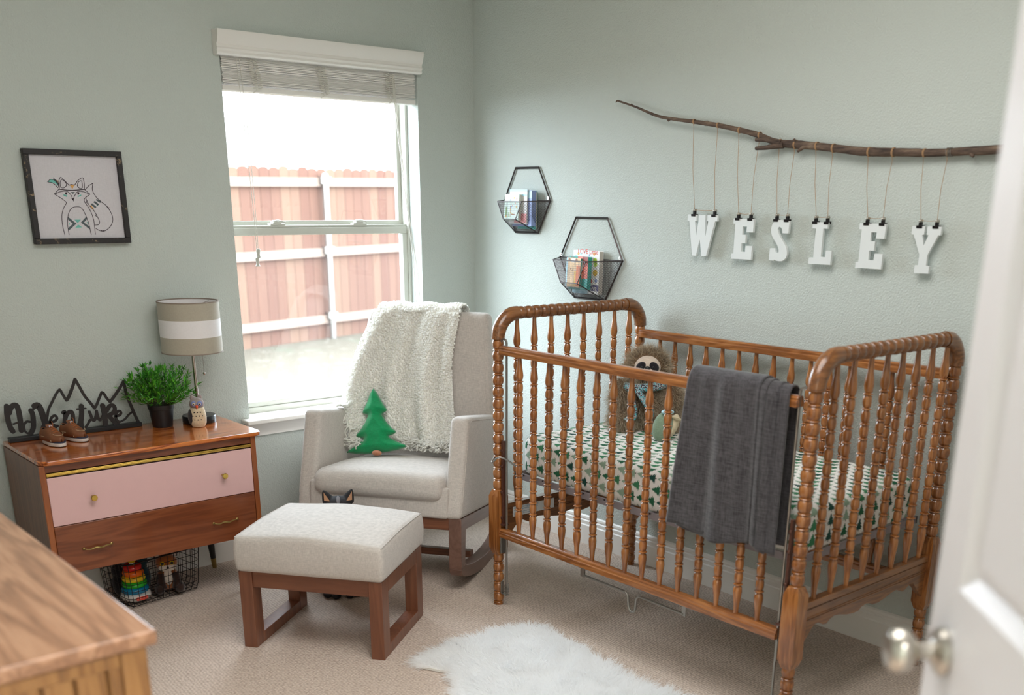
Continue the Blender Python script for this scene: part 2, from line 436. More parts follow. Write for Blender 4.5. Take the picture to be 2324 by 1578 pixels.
# hall behind the doorway
shell('floor_hall', 'carpet', (-0.7, 1.5, -1.6, Y0, -0.1, 0))
shell('wall_hall', 'wall', (-0.8, -0.7, -1.7, Y0 - 0.12, 0, ZC), (1.5, 1.6, -1.7, Y0 - 0.12, 0, ZC), (-0.8, 1.6, -1.7, -1.6, 0, ZC))
shell('ceiling_hall', 'ceil', (-0.8, 1.6, -1.7, Y0 - 0.12, ZC, ZC + 0.1))
# door casing
b = MB()
b.box(DX1, DX1 + 0.06, Y0, Y0 + 0.015, 0, 2.12); b.box(DX0, DX1, Y0, Y0 + 0.015, 2.06, 2.12)
struct(b.build('trim_1', 'trim', smooth=0))
def baseboard(name, p0, p1, inward):
    p0, p1 = Vector(p0), Vector(p1); d = (p1 - p0)
    prof = [(0, 0), (0.016, 0), (0.016, 0.088), (0.0125, 0.093), (0.0125, 0.108), (0.009, 0.113), (0.0105, 0.120), (0.008, 0.128), (0.003, 0.133), (0, 0.133)]
    o = MB().prism(prof, p0, inward, (0, 0, 1), d.normalized(), d.length).build(name, 'trim', smooth=25, fix=True)
    return struct(o)
baseboard('baseboard_right', (XW, Y0, 0), (XW, YW, 0), (-1, 0, 0))
baseboard('baseboard_back', (X0, YW, 0), (XW, YW, 0), (0, -1, 0))
baseboard('baseboard_left', (X0, Y0, 0), (X0, YW, 0), (1, 0, 0))

# ------------------------------------------------------------------ window
setorg()
win = bpy.data.objects.new('window_1', None); C.objects.link(win); struct(win)
FY = YW + 0.085   # inner face of the vinyl frame
fr_ = 0.014
b = MB(); b.box(OX0, OX0 + fr_, FY, FY + 0.08, OZ0, OZ1); b.box(OX1 - fr_, OX1, FY, FY + 0.08, OZ0, OZ1)
b.box(OX0 + fr_, OX1 - fr_, FY, FY + 0.08, OZ0, OZ0 + 0.03); b.box(OX0 + fr_, OX1 - fr_, FY, FY + 0.08, OZ1 - fr_, OZ1)
b.build('window_frame', 'vinyl', win, bevel=0.003)
ax0, ax1 = OX0 + fr_, OX1 - fr_
b = MB(); y0, y1 = FY + 0.045, FY + 0.07   # upper sash, further out
for q in ((ax0, ax0 + 0.02, y0, y1, 1.40, OZ1 - fr_), (ax1 - 0.02, ax1, y0, y1, 1.40, OZ1 - fr_), (ax0 + 0.02, ax1 - 0.02, y0, y1, 1.400, 1.402), (ax0, ax1, y0, y1, 1.372, 1.400), (ax0 + 0.02, ax1 - 0.02, y0, y1, OZ1 - fr_ - 0.03, OZ1 - fr_)): b.box(*q)
b.build('upper_sash', 'vinyl', win, bevel=0.002)
b = MB(); y2, y3 = FY + 0.008, FY + 0.036   # lower sash, nearer
for q in ((ax0, ax0 + 0.026, y2, y3, 0.6305, 1.345), (ax1 - 0.026, ax1, y2, y3, 0.6305, 1.345), (ax0, ax1, y2, y3, 1.345, 1.375), (ax0, ax1, y2 + 0.004, y3, 1.375, 1.385), (ax0 + 0.026, ax1 - 0.026, y2, y3, 0.6305, 0.652)): b.box(*q)
b.build('lower_sash', 'vinyl', win, bevel=0.002)
MB().box(ax0 + 0.01, ax1 - 0.01, y0 + 0.01, y0 + 0.014, 1.395, OZ1 - fr_ - 0.02).build('upper_glass_pane', 'glass', win, smooth=0)
MB().box(ax0 + 0.02, ax1 - 0.02, y2 + 0.012, y2 + 0.016, 0.645, 1.35).build('lower_glass_pane', 'glass_low', win, smooth=0)
for lx in (2.215, 2.62):
    b = MB(); b.box(lx - 0.034, lx + 0.034, y2 + 0.002, y3 + 0.006, 1.384, 1.392); b.box(lx - 0.022, lx + 0.016, y2, y3, 1.392, 1.400)
    b.tube([(lx - 0.02, y2 + 0.01, 1.402), (lx, y2 - 0.002, 1.404), (lx + 0.035, y2 + 0.002, 1.397)], 0.004, 6)
    b.build('sash_lock', 'vinyl', win, bevel=0.001)
b = MB(); b.box(1.928, OX1 + 0.04, 4.055, YW, 0.586, 0.606); b.box(OX0 + 0.0005, OX1 - 0.0005, YW - 0.002, FY + 0.002, 0.590, 0.6058)
b.build('window_sill', 'trim', win, bevel=0.006, seg=3)
b = MB(); b.prism([(0, 0.528), (0.012, 0.528), (0.012, 0.545), (0.016, 0.552), (0.016, 0.572), (0.022, 0.586), (0, 0.586)], (1.945, YW, 0), (0, -1, 0), (0, 0, 1), (1, 0, 0), OX1 + 0.02 - 1.945)
b.build('sill_apron', 'trim', win, fix=True)

# ------------------------------------------------------------------ raised blind
bl = wthing('window_blind', 'white slatted window blind pulled up under a moulded valance', 'blind', (2.42, YW, 2.0))
b = MB()
prof = [(0, 2.006), (0.030, 2.006), (0.036, 2.012), (0.034, 2.020), (0.040, 2.028), (0.036, 2.034), (0.036, 2.043), (0.042, 2.050), (0.046, 2.062), (0.052, 2.078), (0.052, 2.092), (0, 2.092)]
b.prism(prof, (1.943, YW - 0.001, 0), (0, -1, 0), (0, 0, 1), (1, 0, 0), 2.884 - 1.943)
b.build('valance', 'trim', bl, smooth=25, fix=True)
rng = random.Random(4)
b = MB(); z = 2.003
while z > 1.906:
    dy = rng.uniform(-0.002, 0.002); dx = rng.uniform(0, 0.006); tl = rng.uniform(-0.0008, 0.0008)
    b.box(OX0 + 0.006 + dx, OX1 - 0.010 + dx * 0.5, YW + 0.006 + dy, YW + 0.056 + dy, z + tl, z + 0.0026 + tl); z -= 0.0036
b.build('slat_stack', 'trim', bl, smooth=0)
b = MB(); b.box(OX0 + 0.004, OX1 - 0.008, YW + 0.003, YW + 0.056, 1.886, 1.905); b.build('bottom_rail', 'trim', bl, bevel=0.003)
b = MB(); b.box(OX0 + 0.004, OX1 - 0.004, YW + 0.006, YW + 0.06, 2.008, 2.05); b.build('head_rail', 'trim', bl, bevel=0.002)
for lx in (2.10, 2.40, 2.735):
    b = MB()
    for s_ in (-1, 1):
        pts = []; n = 13
        for i in range(n * 8 + 1):
            t = i / 8; zz = 2.0 - t * 0.0078
            pts.append((lx + s_ * 0.011 + math.sin(t * 2 * PI) * 0.012 * (0.6 + 0.5 * rng.random()) + (0.02 * t / n if lx < 2.45 else 0), YW - 0.002 - abs(math.cos(t * PI)) * 0.006, zz))
        pts += [(lx + 0.012, YW - 0.004, 1.893), (lx, YW + 0.002, 1.884)]
        b.tube(pts, 0.0015, 5)
    b.build('ladder_cord', 'cord', bl)
b = MB()
for dx, zb in ((0.0, 1.245), (0.013, 1.275)):
    b.tube([(2.035 + dx, YW - 0.004, 2.0), (2.046 + dx, YW - 0.012, 1.7), (2.053 + dx * 0.6, YW - 0.016, 1.4), (2.052 + dx * 0.5, YW - 0.018, zb)], 0.0012, 5)
pc = b.build('lift_cord', 'cord', bl)
for dx, zb in ((0.0, 1.228), (0.0065, 1.262)):
    MB().lathe([(0.003, 0.036), (0.0075, 0.034), (0.0085, 0.026), (0.0055, 0.016), (0.0065, 0.008), (0.0095, 0.002), (0.0075, 0.0)], 14, (2.052 + dx, YW - 0.018, zb)).build('tassel', 'vinyl', pc)
b = MB(); b.tube([(2.752, YW - 0.006, 2.0), (2.762, YW - 0.012, 1.85), (2.80, YW - 0.010, 1.5), (2.858, YW - 0.006, 1.15), (2.868, YW - 0.01, 0.8), (2.862, YW - 0.006, 0.62)], 0.0015, 5)
b.tube([(2.758, YW - 0.008, 2.0), (2.77, YW - 0.008, 1.8), (2.815, YW - 0.012, 1.4), (2.862, YW - 0.004, 1.1), (2.875, YW - 0.008, 0.75), (2.87, YW - 0.004, 0.62)], 0.0013, 5)
b.tube([(2.748, YW - 0.006, 2.0), (2.756, YW - 0.012, 1.85), (2.79, YW - 0.010, 1.55), (2.83, YW - 0.006, 1.25), (2.845, YW - 0.008, 0.9)], 0.002, 5)
b.build('tilt_cord', 'cord', bl)

# ------------------------------------------------------------------ outside
setorg()
a = NT('dry_lawn'); v = a.co()
g = a.noise(v, 1.2, 4, 0.6); g2 = a.noise(v, 40, 3, 0.7)
c_ = a.mix(g2, srgb(52, 44, 30), srgb(76, 67, 50))
c_ = a.mix(a.ramp(g, [(0.62, (0, 0, 0)), (0.75, (0.6, 0.6, 0.6))]), c_, srgb(48, 66, 42))
a.bump(g2, 0.8, 0.02); M['lawn'] = a.fin(a.mix(a.mt('GREATER_THAN', a.noise(v, 9, 3, 0.8), 0.6), c_, srgb(84, 78, 66)), 0.95)
def islandwood(name, stops):
    a = NT(name); ge = a.n('ShaderNodeNewGeometry'); v = a.co('Object', (12, 12, 0.8))
    c0 = a.ramp(ge.outputs['Random Per Island'], stops)
    return a.fin(a.mix(a.mt('MULTIPLY', a.noise(v, 3, 4, 0.6), 0.6), c0, srgb(70, 42, 34)), 0.85)
M['picket'] = islandwood('cedar_pickets', [(0.0, srgb(82, 50, 33)), (0.5, srgb(93, 63, 45)), (1.0, srgb(104, 79, 59))])
M['fencerail'] = plain('pale_fence_rail', (116, 98, 86), 0.8)
struct(MB().box(-12, 26, YW + T + 0.01, 40, -0.15, -0.05).build('ground_lawn', 'lawn', smooth=0))
F0 = Vector((5.08, 10.55, -0.05)); fd = Vector((0.962, 0.272, 0)); fnv = Vector((0.272, -0.962, 0))
setorg(F0)
fence = thing('picket_fence', 'tall red cedar privacy fence with dog eared pickets seen through the window', 'fence', F0)
b = MB(); rng = random.Random(7); s_ = -2.2
while s_ < 6.0:
    h = 1.84 + 0.035 * (s_ / 3) + rng.uniform(-0.012, 0.012); w = 0.136
    b.prism([(0, 0), (w, 0), (w, h - 0.03), (w - 0.015, h - 0.008), (w - 0.045, h), (0.045, h), (0.015, h - 0.008), (0, h - 0.03)], F0 + fd * s_ - fnv * 0.02, fd, (0, 0, 1), fnv, 0.016)
    s_ += 0.142
b.build('picket_panel', 'picket', fence, smooth=0)
for zr, sl in ((1.66, 0.018), (0.93, 0.012), (0.22, 0.0)):
    p = F0 + fd * -2.2 + Vector((0, 0, zr - 0.045)); q = F0 + fd * 6.0 + Vector((0, 0, zr - 0.045 + sl * 6))
    MB().prism([(0, 0), (0.04, 0), (0.04, 0.09), (0, 0.09)], p, fnv, (0, 0, 1), (q - p).normalized(), (q - p).length).build('fence_rail', 'fencerail', fence, smooth=0)
for s_ in (-1.2, 1.24, 3.7):
    p = F0 + fd * s_ + fnv * 0.075
    b = MB(); b.lathe([(0.035, 0), (0.035, 1.72), (0.045, 1.73), (0.045, 1.75), (0.03, 1.79), (0.0, 1.80)], 14, p)
    for zr in (0.2, 0.92, 1.66): b.box(p.x - 0.06, p.x + 0.06, p.y - 0.03, p.y + 0.05, zr - 0.02, zr + 0.05)
    b.build('fence_post', 'greymetal', fence)
hs = wthing('neighbouring_house', 'pale neighbouring house with a low gable roof beyond the fence', 'house', (12.0, 19.0, -0.05))
MB().box(6.5, 19, 19, 25, -0.05, 2.75).build('wall', plain('pale_brick', (236, 232, 226), 0.9), hs, smooth=0)
M['roof'] = plain('pale_grey_shingle', (226, 226, 228), 0.9)
MB().prism([(-0.5, 2.7), (6.5, 2.7), (3.0, 4.6)], (6.0, 19, 0), (0, 1, 0), (0, 0, 1), (1, 0, 0), 7.5).build('roof', 'roof', hs, smooth=0, fix=True)
MB().prism([(13.2, 2.7), (19.5, 2.7), (16.2, 4.9)], (0, 18.4, 0), (1, 0, 0), (0, 0, 1), (0, 1, 0), 6).build('roof', 'roof', hs, smooth=0, fix=True)
MB().box(10.7, 11.5, 19.6, 20.2, 3.0, 4.3).build('chimney', plain('grey_chimney', (170, 172, 178), 0.9), hs, smooth=0)

# ------------------------------------------------------------------ bedroom door
DD = Vector((0.68211, 0.73124, 0)).normalized(); DN = Vector((-DD.y, DD.x, 0))     # along the leaf, face that looks into the room
EDGE = Vector((1.287, 0.642, 0))                                                  # free edge of that face
DW, DH = 0.72, 2.03
HP = EDGE - DD * DW
ang = math.atan2(DD.y, DD.x)
setorg()
door = bpy.data.objects.new('door_1', None); C.objects.link(door); struct(door)
door.location = (HP.x, HP.y, 0.012); door.rotation_euler = (0, 0, ang)
# local: x from hinge (0) to free edge (DW), y = out of the visible face (0), thickness towards -y
b = MB(); TH = 0.035; st = 0.082
rows = [(0.20, 0.80), (1.022, 1.88)]
cols = [(st, DW / 2 - 0.05), (DW / 2 + 0.05, DW - st)]
xs = [0, st, DW / 2 - 0.05, DW / 2 + 0.05, DW - st, DW]; zs = [0, 0.20, 0.80, 1.022, 1.88, DH]
for i in range(5):
    for j in range(5):
        pan = i in (1, 3) and j in (1, 3)
        if not pan: b.box(xs[i], xs[i + 1], -TH, 0, zs[j], zs[j + 1])
for c0, c1 in cols:
    for r0, r1 in rows:
        b.box(c0, c1, -TH + 0.013, -0.013, r0, r1)
        m_ = 0.024
        for side in (0, 1):
            yb, yt, ym = (-0.014, -0.003, 0.0) if side == 0 else (-TH + 0.014, -TH + 0.003, -TH)
            # sloped moulding around and raised field inside
            o_ = [(c0, r0), (c1, r0), (c1, r1), (c0, r1)]; i_ = [(c0 + m_, r0 + m_), (c1 - m_, r0 + m_), (c1 - m_, r1 - m_), (c0 + m_, r1 - m_)]
            k_ = [(c0 + m_ * 1.9, r0 + m_ * 1.9), (c1 - m_ * 1.9, r0 + m_ * 1.9), (c1 - m_ * 1.9, r1 - m_ * 1.9), (c0 + m_ * 1.9, r1 - m_ * 1.9)]
            vs = [(x, ym, z) for x, z in o_] + [(x, yb, z) for x, z in i_] + [(x, yt, z) for x, z in k_]
            fs = [(q, (q + 1) % 4, 4 + (q + 1) % 4, 4 + q) for q in range(4)] + [(4 + q, 4 + (q + 1) % 4, 8 + (q + 1) % 4, 8 + q) for q in range(4)] + [(8, 9, 10, 11)]
            b.add(vs, fs)
b.build('door_leaf', 'doorpaint', door, smooth=0)
kz = 0.938; kx = DW - 0.062
for sgn, yo in ((1, 0.0), (-1, -TH)):
    b = MB()
    b.lathe([(0.0, 0.0), (0.033, 0.0), (0.033, 0.006), (0.029, 0.011), (0.018, 0.014), (0.0125, 0.018), (0.011, 0.030), (0.0125, 0.036), (0.0215, 0.041), (0.029, 0.049), (0.0315, 0.058), (0.029, 0.068), (0.0215, 0.075), (0.0, 0.077)], 32, (kx, yo, kz - 0.012), (0, sgn, 0), cap=False)
    b.build('door_knob', 'nickel', door)
b = MB()
for hz in (0.25, 1.05, 1.8): b.lathe([(0.006, 0), (0.006, 0.09)], 10, (-0.004, 0.003, hz))
b.build('hinge', 'nickel', door)
#@@@CRIB
# ------------------------------------------------------------------ spindle crib
CF, CB, CL, CR = 2.395, 3.135, 2.960, 1.605      # post centres: front x, back x, left y, right y
crib = wthing('spindle_crib', 'honey coloured wooden baby crib with turned spindles standing along the right wall', 'crib', ((CF + CB) / 2, (CL + CR) / 2, 0))
CO = Vector(crib.location)
def inst(first, loc, rot=None):
    o = first.copy(); C.objects.link(o); o.parent = first.parent; o.location = Vector(loc) - CO
    if rot: o.rotation_euler = rot
    return o
def beads(z0, z1, n, r, ring, groove):
    """n turned bulbs parted by thin beads between z0 and z1"""
    p = (z1 - z0) / n; pr = []
    for i in range(n):
        a_ = z0 + i * p
        for t, k in ((0.0, groove), (0.03, ring * 0.94), (0.07, ring), (0.11, ring * 0.94), (0.145, groove), (0.17, groove * 1.02), (0.24, r * 0.86), (0.38, r * 0.97), (0.575, r), (0.77, r * 0.97), (0.91, r * 0.86), (0.975, groove * 1.02)):
            pr.append((k, a_ + t * p))
    return pr
def post():
    b = MB()
    pr = [(0.017, 0.0), (0.019, 0.004)] + beads(0.008, 0.212, 5, 0.0205, 0.0195, 0.0145) + [(0.0165, 0.214), (0.0165, 0.225)]
    b.lathe(pr, 20, (0, 0, 0))
    b.lathe([(0.0165, 0.45)] + beads(0.460, 1.026, 13, 0.0208, 0.0195, 0.0145) + [(0.0165, 1.026), (0.019, 1.03)], 20)
    h, c = 0.026, 0.018     # square block with chamfered ends
    def ring(w, z): return [(-w, -w, z), (w, -w, z), (w, w, z), (-w, w, z)]
    vs = ring(0.017, 0.208) + ring(h, 0.236) + ring(h, 0.440) + ring(0.017, 0.464)
    fs = [(k * 4 + i, k * 4 + (i + 1) % 4, k * 4 + 4 + (i + 1) % 4, k * 4 + 4 + i) for k in range(3) for i in range(4)] + [(3, 2, 1, 0), (12, 13, 14, 15)]
    b.add(vs, fs); return b
setorg()
P0_ = post().build('post', 'cribwood', crib); P0_.location = Vector((CF, CL, 0)) - CO
for x, y in ((CF, CR), (CB, CL), (CB, CR)): inst(P0_, (x, y, 0))
# end rails: a turned bar between two smooth elbows
ER = 0.085
def endrail():
    b = MB(); L = CB - CF
    q = [(r, z) for r, z in beads(0, L - 2 * ER, 15, 0.0230, 0.0215, 0.0165)]
    b.lathe(q, 20, (-L / 2 + ER, 0, 1.026 + ER), (1, 0, 0))
    for s_ in (-1, 1):
        pts = [(s_ * (L / 2 - ER + ER * math.cos(t)), 0, 1.026 + ER * math.sin(t)) for t in [PI / 2 * k / 12 for k in range(-1, 14)]]
        pts[0] = (s_ * L / 2, 0, 1.024); pts[-1] = (s_ * (L / 2 - ER - 0.004), 0, 1.026 + ER)
        b.tube(pts, [0.0245] * 3 + [0.0255] * (len(pts) - 6) + [0.0245] * 3, 18, up=(0, 1, 0))
    return b
E0 = endrail().build('end_rail', 'cribwood_x', crib, smooth=50); E0.location = Vector(((CF + CB) / 2, CL, 0)) - CO
inst(E0, ((CF + CB) / 2, CR, 0))
def spindle(z0, z1, n):
    p = 0.0432; e = ((z1 - z0) - n * p) / 2
    pr = [(0.0075, z0)] + [(r, z0 + t * e) for t, r in ((0.15, 0.0078), (0.4, 0.0095), (0.62, 0.0128), (0.8, 0.0142), (0.93, 0.0128), (0.98, 0.009))]
    pr += beads(z0 + e, z1 - e, n, 0.0132, 0.0146, 0.0090)
    pr += [(0.0086, z1 - e), (0.0140, z1 - e + 0.0014), (0.0146, z1 - e + 0.003), (0.0140, z1 - e + 0.0046), (0.0088, z1 - e + 0.006)]
    pr += [(r, z1 - t * e) for t, r in ((0.86, 0.0128), (0.76, 0.0142), (0.6, 0.0128), (0.4, 0.0095), (0.15, 0.0078))] + [(0.0075, z1)]
    return MB().lathe(pr, 14)
SF = spindle(0.312, 0.980, 11).build('spindle', 'cribwood', crib); ys = [2.839 - 0.079 * i for i in range(15)]
SF.location = Vector((CF, ys[0], 0)) - CO
for y in ys[1:]: inst(SF, (CF, y, 0), (0, 0, y * 40))
for y in ys: inst(SF, (CB - 0.008, y, 0.0), (0, 0, y * 23))
SE = spindle(0.400, 1.094, 11).build('spindle', 'cribwood', crib); xs = [2.484 + 0.0836 * i for i in range(8)]
SE.location = Vector((xs[0], CL, 0)) - CO
for x in xs[1:]: inst(SE, (x, CL, 0), (0, 0, x * 31))
for x in xs: inst(SE, (x, CR, 0), (0, 0, x * 17))
setorg(CO)
# side rails
def siderail(x, ya, yb, z0, z1, w, name, label=None):
    prof = [(-w / 2, z0), (w / 2, z0), (w / 2, z0 + (z1 - z0) * 0.55), (w / 2 - 0.003, z0 + (z1 - z0) * 0.6), (w / 2 - 0.003, z0 + (z1 - z0) * 0.85), (w / 2 - 0.008, z1), (-w / 2 + 0.008, z1), (-w / 2 + 0.003, z0 + (z1 - z0) * 0.85), (-w / 2 + 0.003, z0 + (z1 - z0) * 0.6), (-w / 2, z0 + (z1 - z0) * 0.55)]
    return MB().prism(prof, (x, yb, 0), (1, 0, 0), (0, 0, 1), (0, 1, 0), ya - yb).build(name, 'cribwood_y', crib, smooth=0, bevel=0.0015, label=label, fix=True)
siderail(CF, 2.936, 1.652, 0.972, 1.003, 0.036, 'side_rail', 'worn front top rail with its finish rubbed off')
siderail(CF, 2.936, 1.652, 0.284, 0.318, 0.036, 'side_rail')
siderail(CB - 0.008, 2.945, 1.620, 0.980, 1.013, 0.036, 'side_rail')
siderail(CB - 0.008, 2.945, 1.620, 0.284, 0.318, 0.036, 'side_rail')
MB().box(CF - 0.004, CF + 0.004, 1.66, 2.93, 1.0015, 1.0045).build('teething_strip', plain('milky_plastic_strip', (170, 140, 128), 0.25), crib, bevel=0.001)
# scalloped aprons under the ends
half = [(0.022, 0.258), (0.045, 0.275), (0.07, 0.300), (0.092, 0.322), (0.115, 0.325), (0.140, 0.312), (0.158, 0.309), (0.172, 0.319), (0.195, 0.325), (0.222, 0.322), (0.262, 0.312), (0.300, 0.306), (0.330, 0.307), (0.345, 0.316), (0.37, 0.320)]
full = half + [(CB - CF - x, z) for x, z in reversed(half[:-1])]
for y in (CL, CR):
    b = MB(); n = len(full)
    pl = full + [(CB - CF - 0.022, 0.400), (0.022, 0.400)]
    b.prism(pl, (CF, y - 0.010, 0), (1, 0, 0), (0, 0, 1), (0, 1, 0), 0.020)
    for zz in (0.345, 0.352, 0.378): b.box(CF + 0.022, CB - 0.022, y - 0.0125, y + 0.0125, zz, zz + 0.003)
    b.box(CF + 0.022, CB - 0.022, y - 0.014, y + 0.014, 0.386, 0.405)
    b.build('scalloped_apron', 'cribwood_x', crib, smooth=0, bevel=0.001, fix=True)
st_ = MB().box(CF + 0.060, CF + 0.272, CL - 0.0142, CL - 0.0135, 0.347, 0.386).build('notice_sticker', plain('sticker_paper', (228, 232, 234), 0.5, var=0.01), crib, smooth=0)
M['stickerblue'] = plain('sticker_blue', (52, 128, 160), 0.6)
for (tx, tz, s_, body) in ((2.459, 0.3775, 0.0085, 'CAUTION: MATTRESS USED ONLY'), (2.459, 0.3690, 0.0085, 'MAY USE MATTRESS THICKNESS'), (2.459, 0.359, 0.005, 'IF CRIB MATTRESS IS SMALLER THAN CRIB THE GAP'), (2.459, 0.352, 0.005, 'MUST NOT EXCEED THE THICKNESS')):
    text('lettering', body, s_, 'stickerblue', st_, (tx, CL - 0.0144, tz), (R(90), 0, 0), 0.0001)
# guide rods, brackets, springs, drop side release bar
for y, ee in ((2.911, 1), (1.655, -1)):
    b = MB(); b.tube([(CF, y, 0.05), (CF, y, 1.016), (CF, y + ee * 0.004, 1.024), (CF, y + ee * 0.016, 1.028), (CF, y + ee * 0.030, 1.022), (CF, y + ee * 0.034, 1.01)], 0.0042, 8)
    rod = b.build('guide_rod', 'greymetal', crib)
    b = MB(); b.tube([(CF + 0.009 * math.cos(t), y + 0.009 * math.sin(t), 0.056 + 0.0065 * t / (2 * PI)) for t in [k * PI / 5 for k in range(61)]], 0.0014, 5)
    b.build('spring', 'greymetal', rod)
    b = MB(); b.box(CF - 0.010, CF + 0.004, y + ee * 0.024 - 0.002, y + ee * 0.024 + 0.002, 0.052, 0.10) if ee > 0 else b.box(CF - 0.010, CF + 0.004, y - 0.026, y - 0.022, 0.052, 0.10)
    b.box(CF - 0.008, CF + 0.008, min(y - 0.006, y + ee * 0.026), max(y + 0.006, y + ee * 0.026), 0.050, 0.053); b.build('rod_bracket', 'greymetal', crib, bevel=0.001)
    pc_ = y + ee * 0.018
    b = MB(); b.box(CF - 0.006, CF + 0.008, pc_ - 0.003, pc_ + 0.007, 0.330, 0.655)
    b.box(CF - 0.016, CF + 0.012, pc_ - 0.018 if ee > 0 else pc_ , pc_ if ee > 0 else pc_ + 0.018, 0.332, 0.338)
    for zz in (0.36, 0.46, 0.56, 0.62): b.lathe([(0.006, 0), (0.006, 0.004), (0.0, 0.006)], 10, (CF - 0.006, pc_ + 0.002, zz), (-1, 0, 0), cap=False)
    b.build('slide_bracket', 'brownmetal', crib, bevel=0.001)
    b = MB(); b.box(CF - 0.019, CF + 0.014, y + ee * 0.012, y + ee * 0.016, 0.22, 0.285) ; b.build('catch_plate', 'greymetal', crib, bevel=0.001)
b = MB(); b.tube(cr([(CF + 0.01, 2.975, 0.600), (CF - 0.03, 2.955, 0.583), (CF - 0.045, 2.94, 0.578), (CF - 0.03, 2.92, 0.600), (CF, 2.90, 0.585), (CF + 0.04, 2.875, 0.548), (CF + 0.07, 2.87, 0.53)], 4), 0.0035, 7)
b.build('spring_hook', 'greymetal', crib)
rb = MB()
rb.tube(cr([(CF, 2.484, 0.252), (CF, 2.40, 0.250), (CF, 2.30, 0.250), (CF, 2.277, 0.248), (CF, 2.266, 0.235), (CF, 2.261, 0.205), (CF, 2.254, 0.190), (CF, 2.244, 0.186), (CF, 2.233, 0.191), (CF, 2.229, 0.208), (CF, 2.227, 0.235), (CF, 2.218, 0.248), (CF, 2.20, 0.251), (CF, 2.10, 0.250), (CF, 2.018, 0.249)], 5), 0.0042, 8)
rb.box(CF - 0.002, CF + 0.002, 2.478, 2.498, 0.245, 0.283); rb.box(CF - 0.002, CF + 0.002, 2.008, 2.024, 0.243, 0.283)
rb.box(CF - 0.014, CF + 0.014, 2.45, 2.55, 0.2815, 0.284); rb.box(CF - 0.014, CF + 0.014, 1.95, 2.04, 0.2815, 0.284)
rb.build('release_bar', 'greymetal', crib, smooth=50)
# mattress support
b = MB()
mx0, mx1, my0, my1 = 2.445, 3.095, 1.640, 2.925
for q in ((mx0, mx0 + 0.006, my0, my1, 0.508, 0.532), (mx1 - 0.006, mx1, my0, my1, 0.508, 0.532), (mx0, mx1, my0, my0 + 0.006, 0.508, 0.532), (mx0, mx1, my1 - 0.006, my1, 0.508, 0.532)): b.box(*q)
for i in range(12): y = my0 + (i + 0.5) * (my1 - my0) / 12; b.box(mx0, mx1, y - 0.004, y + 0.004, 0.524, 0.530)
b.build('mattress_support', plain('grey_painted_steel', (150, 142, 146), 0.45, 0.2), crib, smooth=0)

# mattress in its sheet
mat = wthing('crib_mattress', 'crib mattress under a white fitted sheet printed with green pine trees', 'mattress', (2.77, 2.28, 0.533))
hx, hy, hz = (mx1 - mx0) / 2 - 0.006, (my1 - my0) / 2 - 0.006, 0.068
b = MB(); b.uv = []; RC = 0.075; NA, NZ = 10, 9
prm = []     # rounded rectangle perimeter with arc length
for cxn, cyn, a0 in ((1, 1, 0), (-1, 1, 90), (-1, -1, 180), (1, -1, 270)):
    for k in range(NA + 1):
        t = R(a0 + 90 * k / NA); prm.append((cxn * (hx - RC), cyn * (hy - RC), math.cos(t), math.sin(t)))
# subdivide the straight edges
P2 = []
for i, p in enumerate(prm):
    P2.append(p); q = prm[(i + 1) % len(prm)]
    if abs(p[0] - q[0]) + abs(p[1] - q[1]) > 0.01:
        for k in range(1, 30): t = k / 30; P2.append((p[0] + (q[0] - p[0]) * t, p[1] + (q[1] - p[1]) * t, p[2], p[3]))
n = len(P2); eg = 0.022
lev = [(0.0, -hz + 0.01), (-0.004, -hz)]
side = [(-0.012, -hz), (-0.002, -hz + 0.006), (0, -hz + 0.03), (0.002, 0), (0, hz - eg)] + [(-eg * (1 - math.cos(PI / 2 * k / 6)), hz - eg + eg * math.sin(PI / 2 * k / 6)) for k in range(1, 7)]
tops = [0.80, 0.55, 0.3, 0.1]
for li, (o_, z) in enumerate(side):
    for x, y, nx, ny in P2:
        wob = 0.0015 * math.sin(40 * x + 3) * math.sin(33 * y) if li < 5 else 0
        px_, py_ = x + nx * (RC + o_ + wob), y + ny * (RC + o_ + wob)
        b.v.append(Vector((px_, py_, z)) + Vector(mat.location) + Vector((0, 0, hz)))
        drop = hz - z
        if abs(nx) > abs(ny) + 0.001: b.uv.append((px_ + math.copysign(drop, nx), py_))
        elif abs(ny) > abs(nx) + 0.001: b.uv.append((px_, py_ + math.copysign(drop, ny)))
        else: b.uv.append((px_ + math.copysign(drop * 0.7, nx), py_ + math.copysign(drop * 0.7, ny)))
for s_ in tops:
    for x, y, nx, ny in P2:
        px_, py_ = (x + nx * (RC - eg)) * s_, (y + ny * (RC - eg)) * s_
        b.v.append(Vector((px_, py_, hz + 0.006 * (1 - s_))) + Vector(mat.location) + Vector((0, 0, hz))); b.uv.append((px_, py_))
nl = len(side) + len(tops)
for j in range(nl - 1):
    for i in range(n): k = (i + 1) % n; b.f.append([j * n + i, j * n + k, (j + 1) * n + k, (j + 1) * n + i]); b.mi.append(0)
b.f.append(list(range((nl - 1) * n, nl * n))); b.mi.append(0); b.f.append(list(range(n - 1, -1, -1))); b.mi.append(0)
b.build('fitted_sheet', 'sheet', mat, smooth=60)

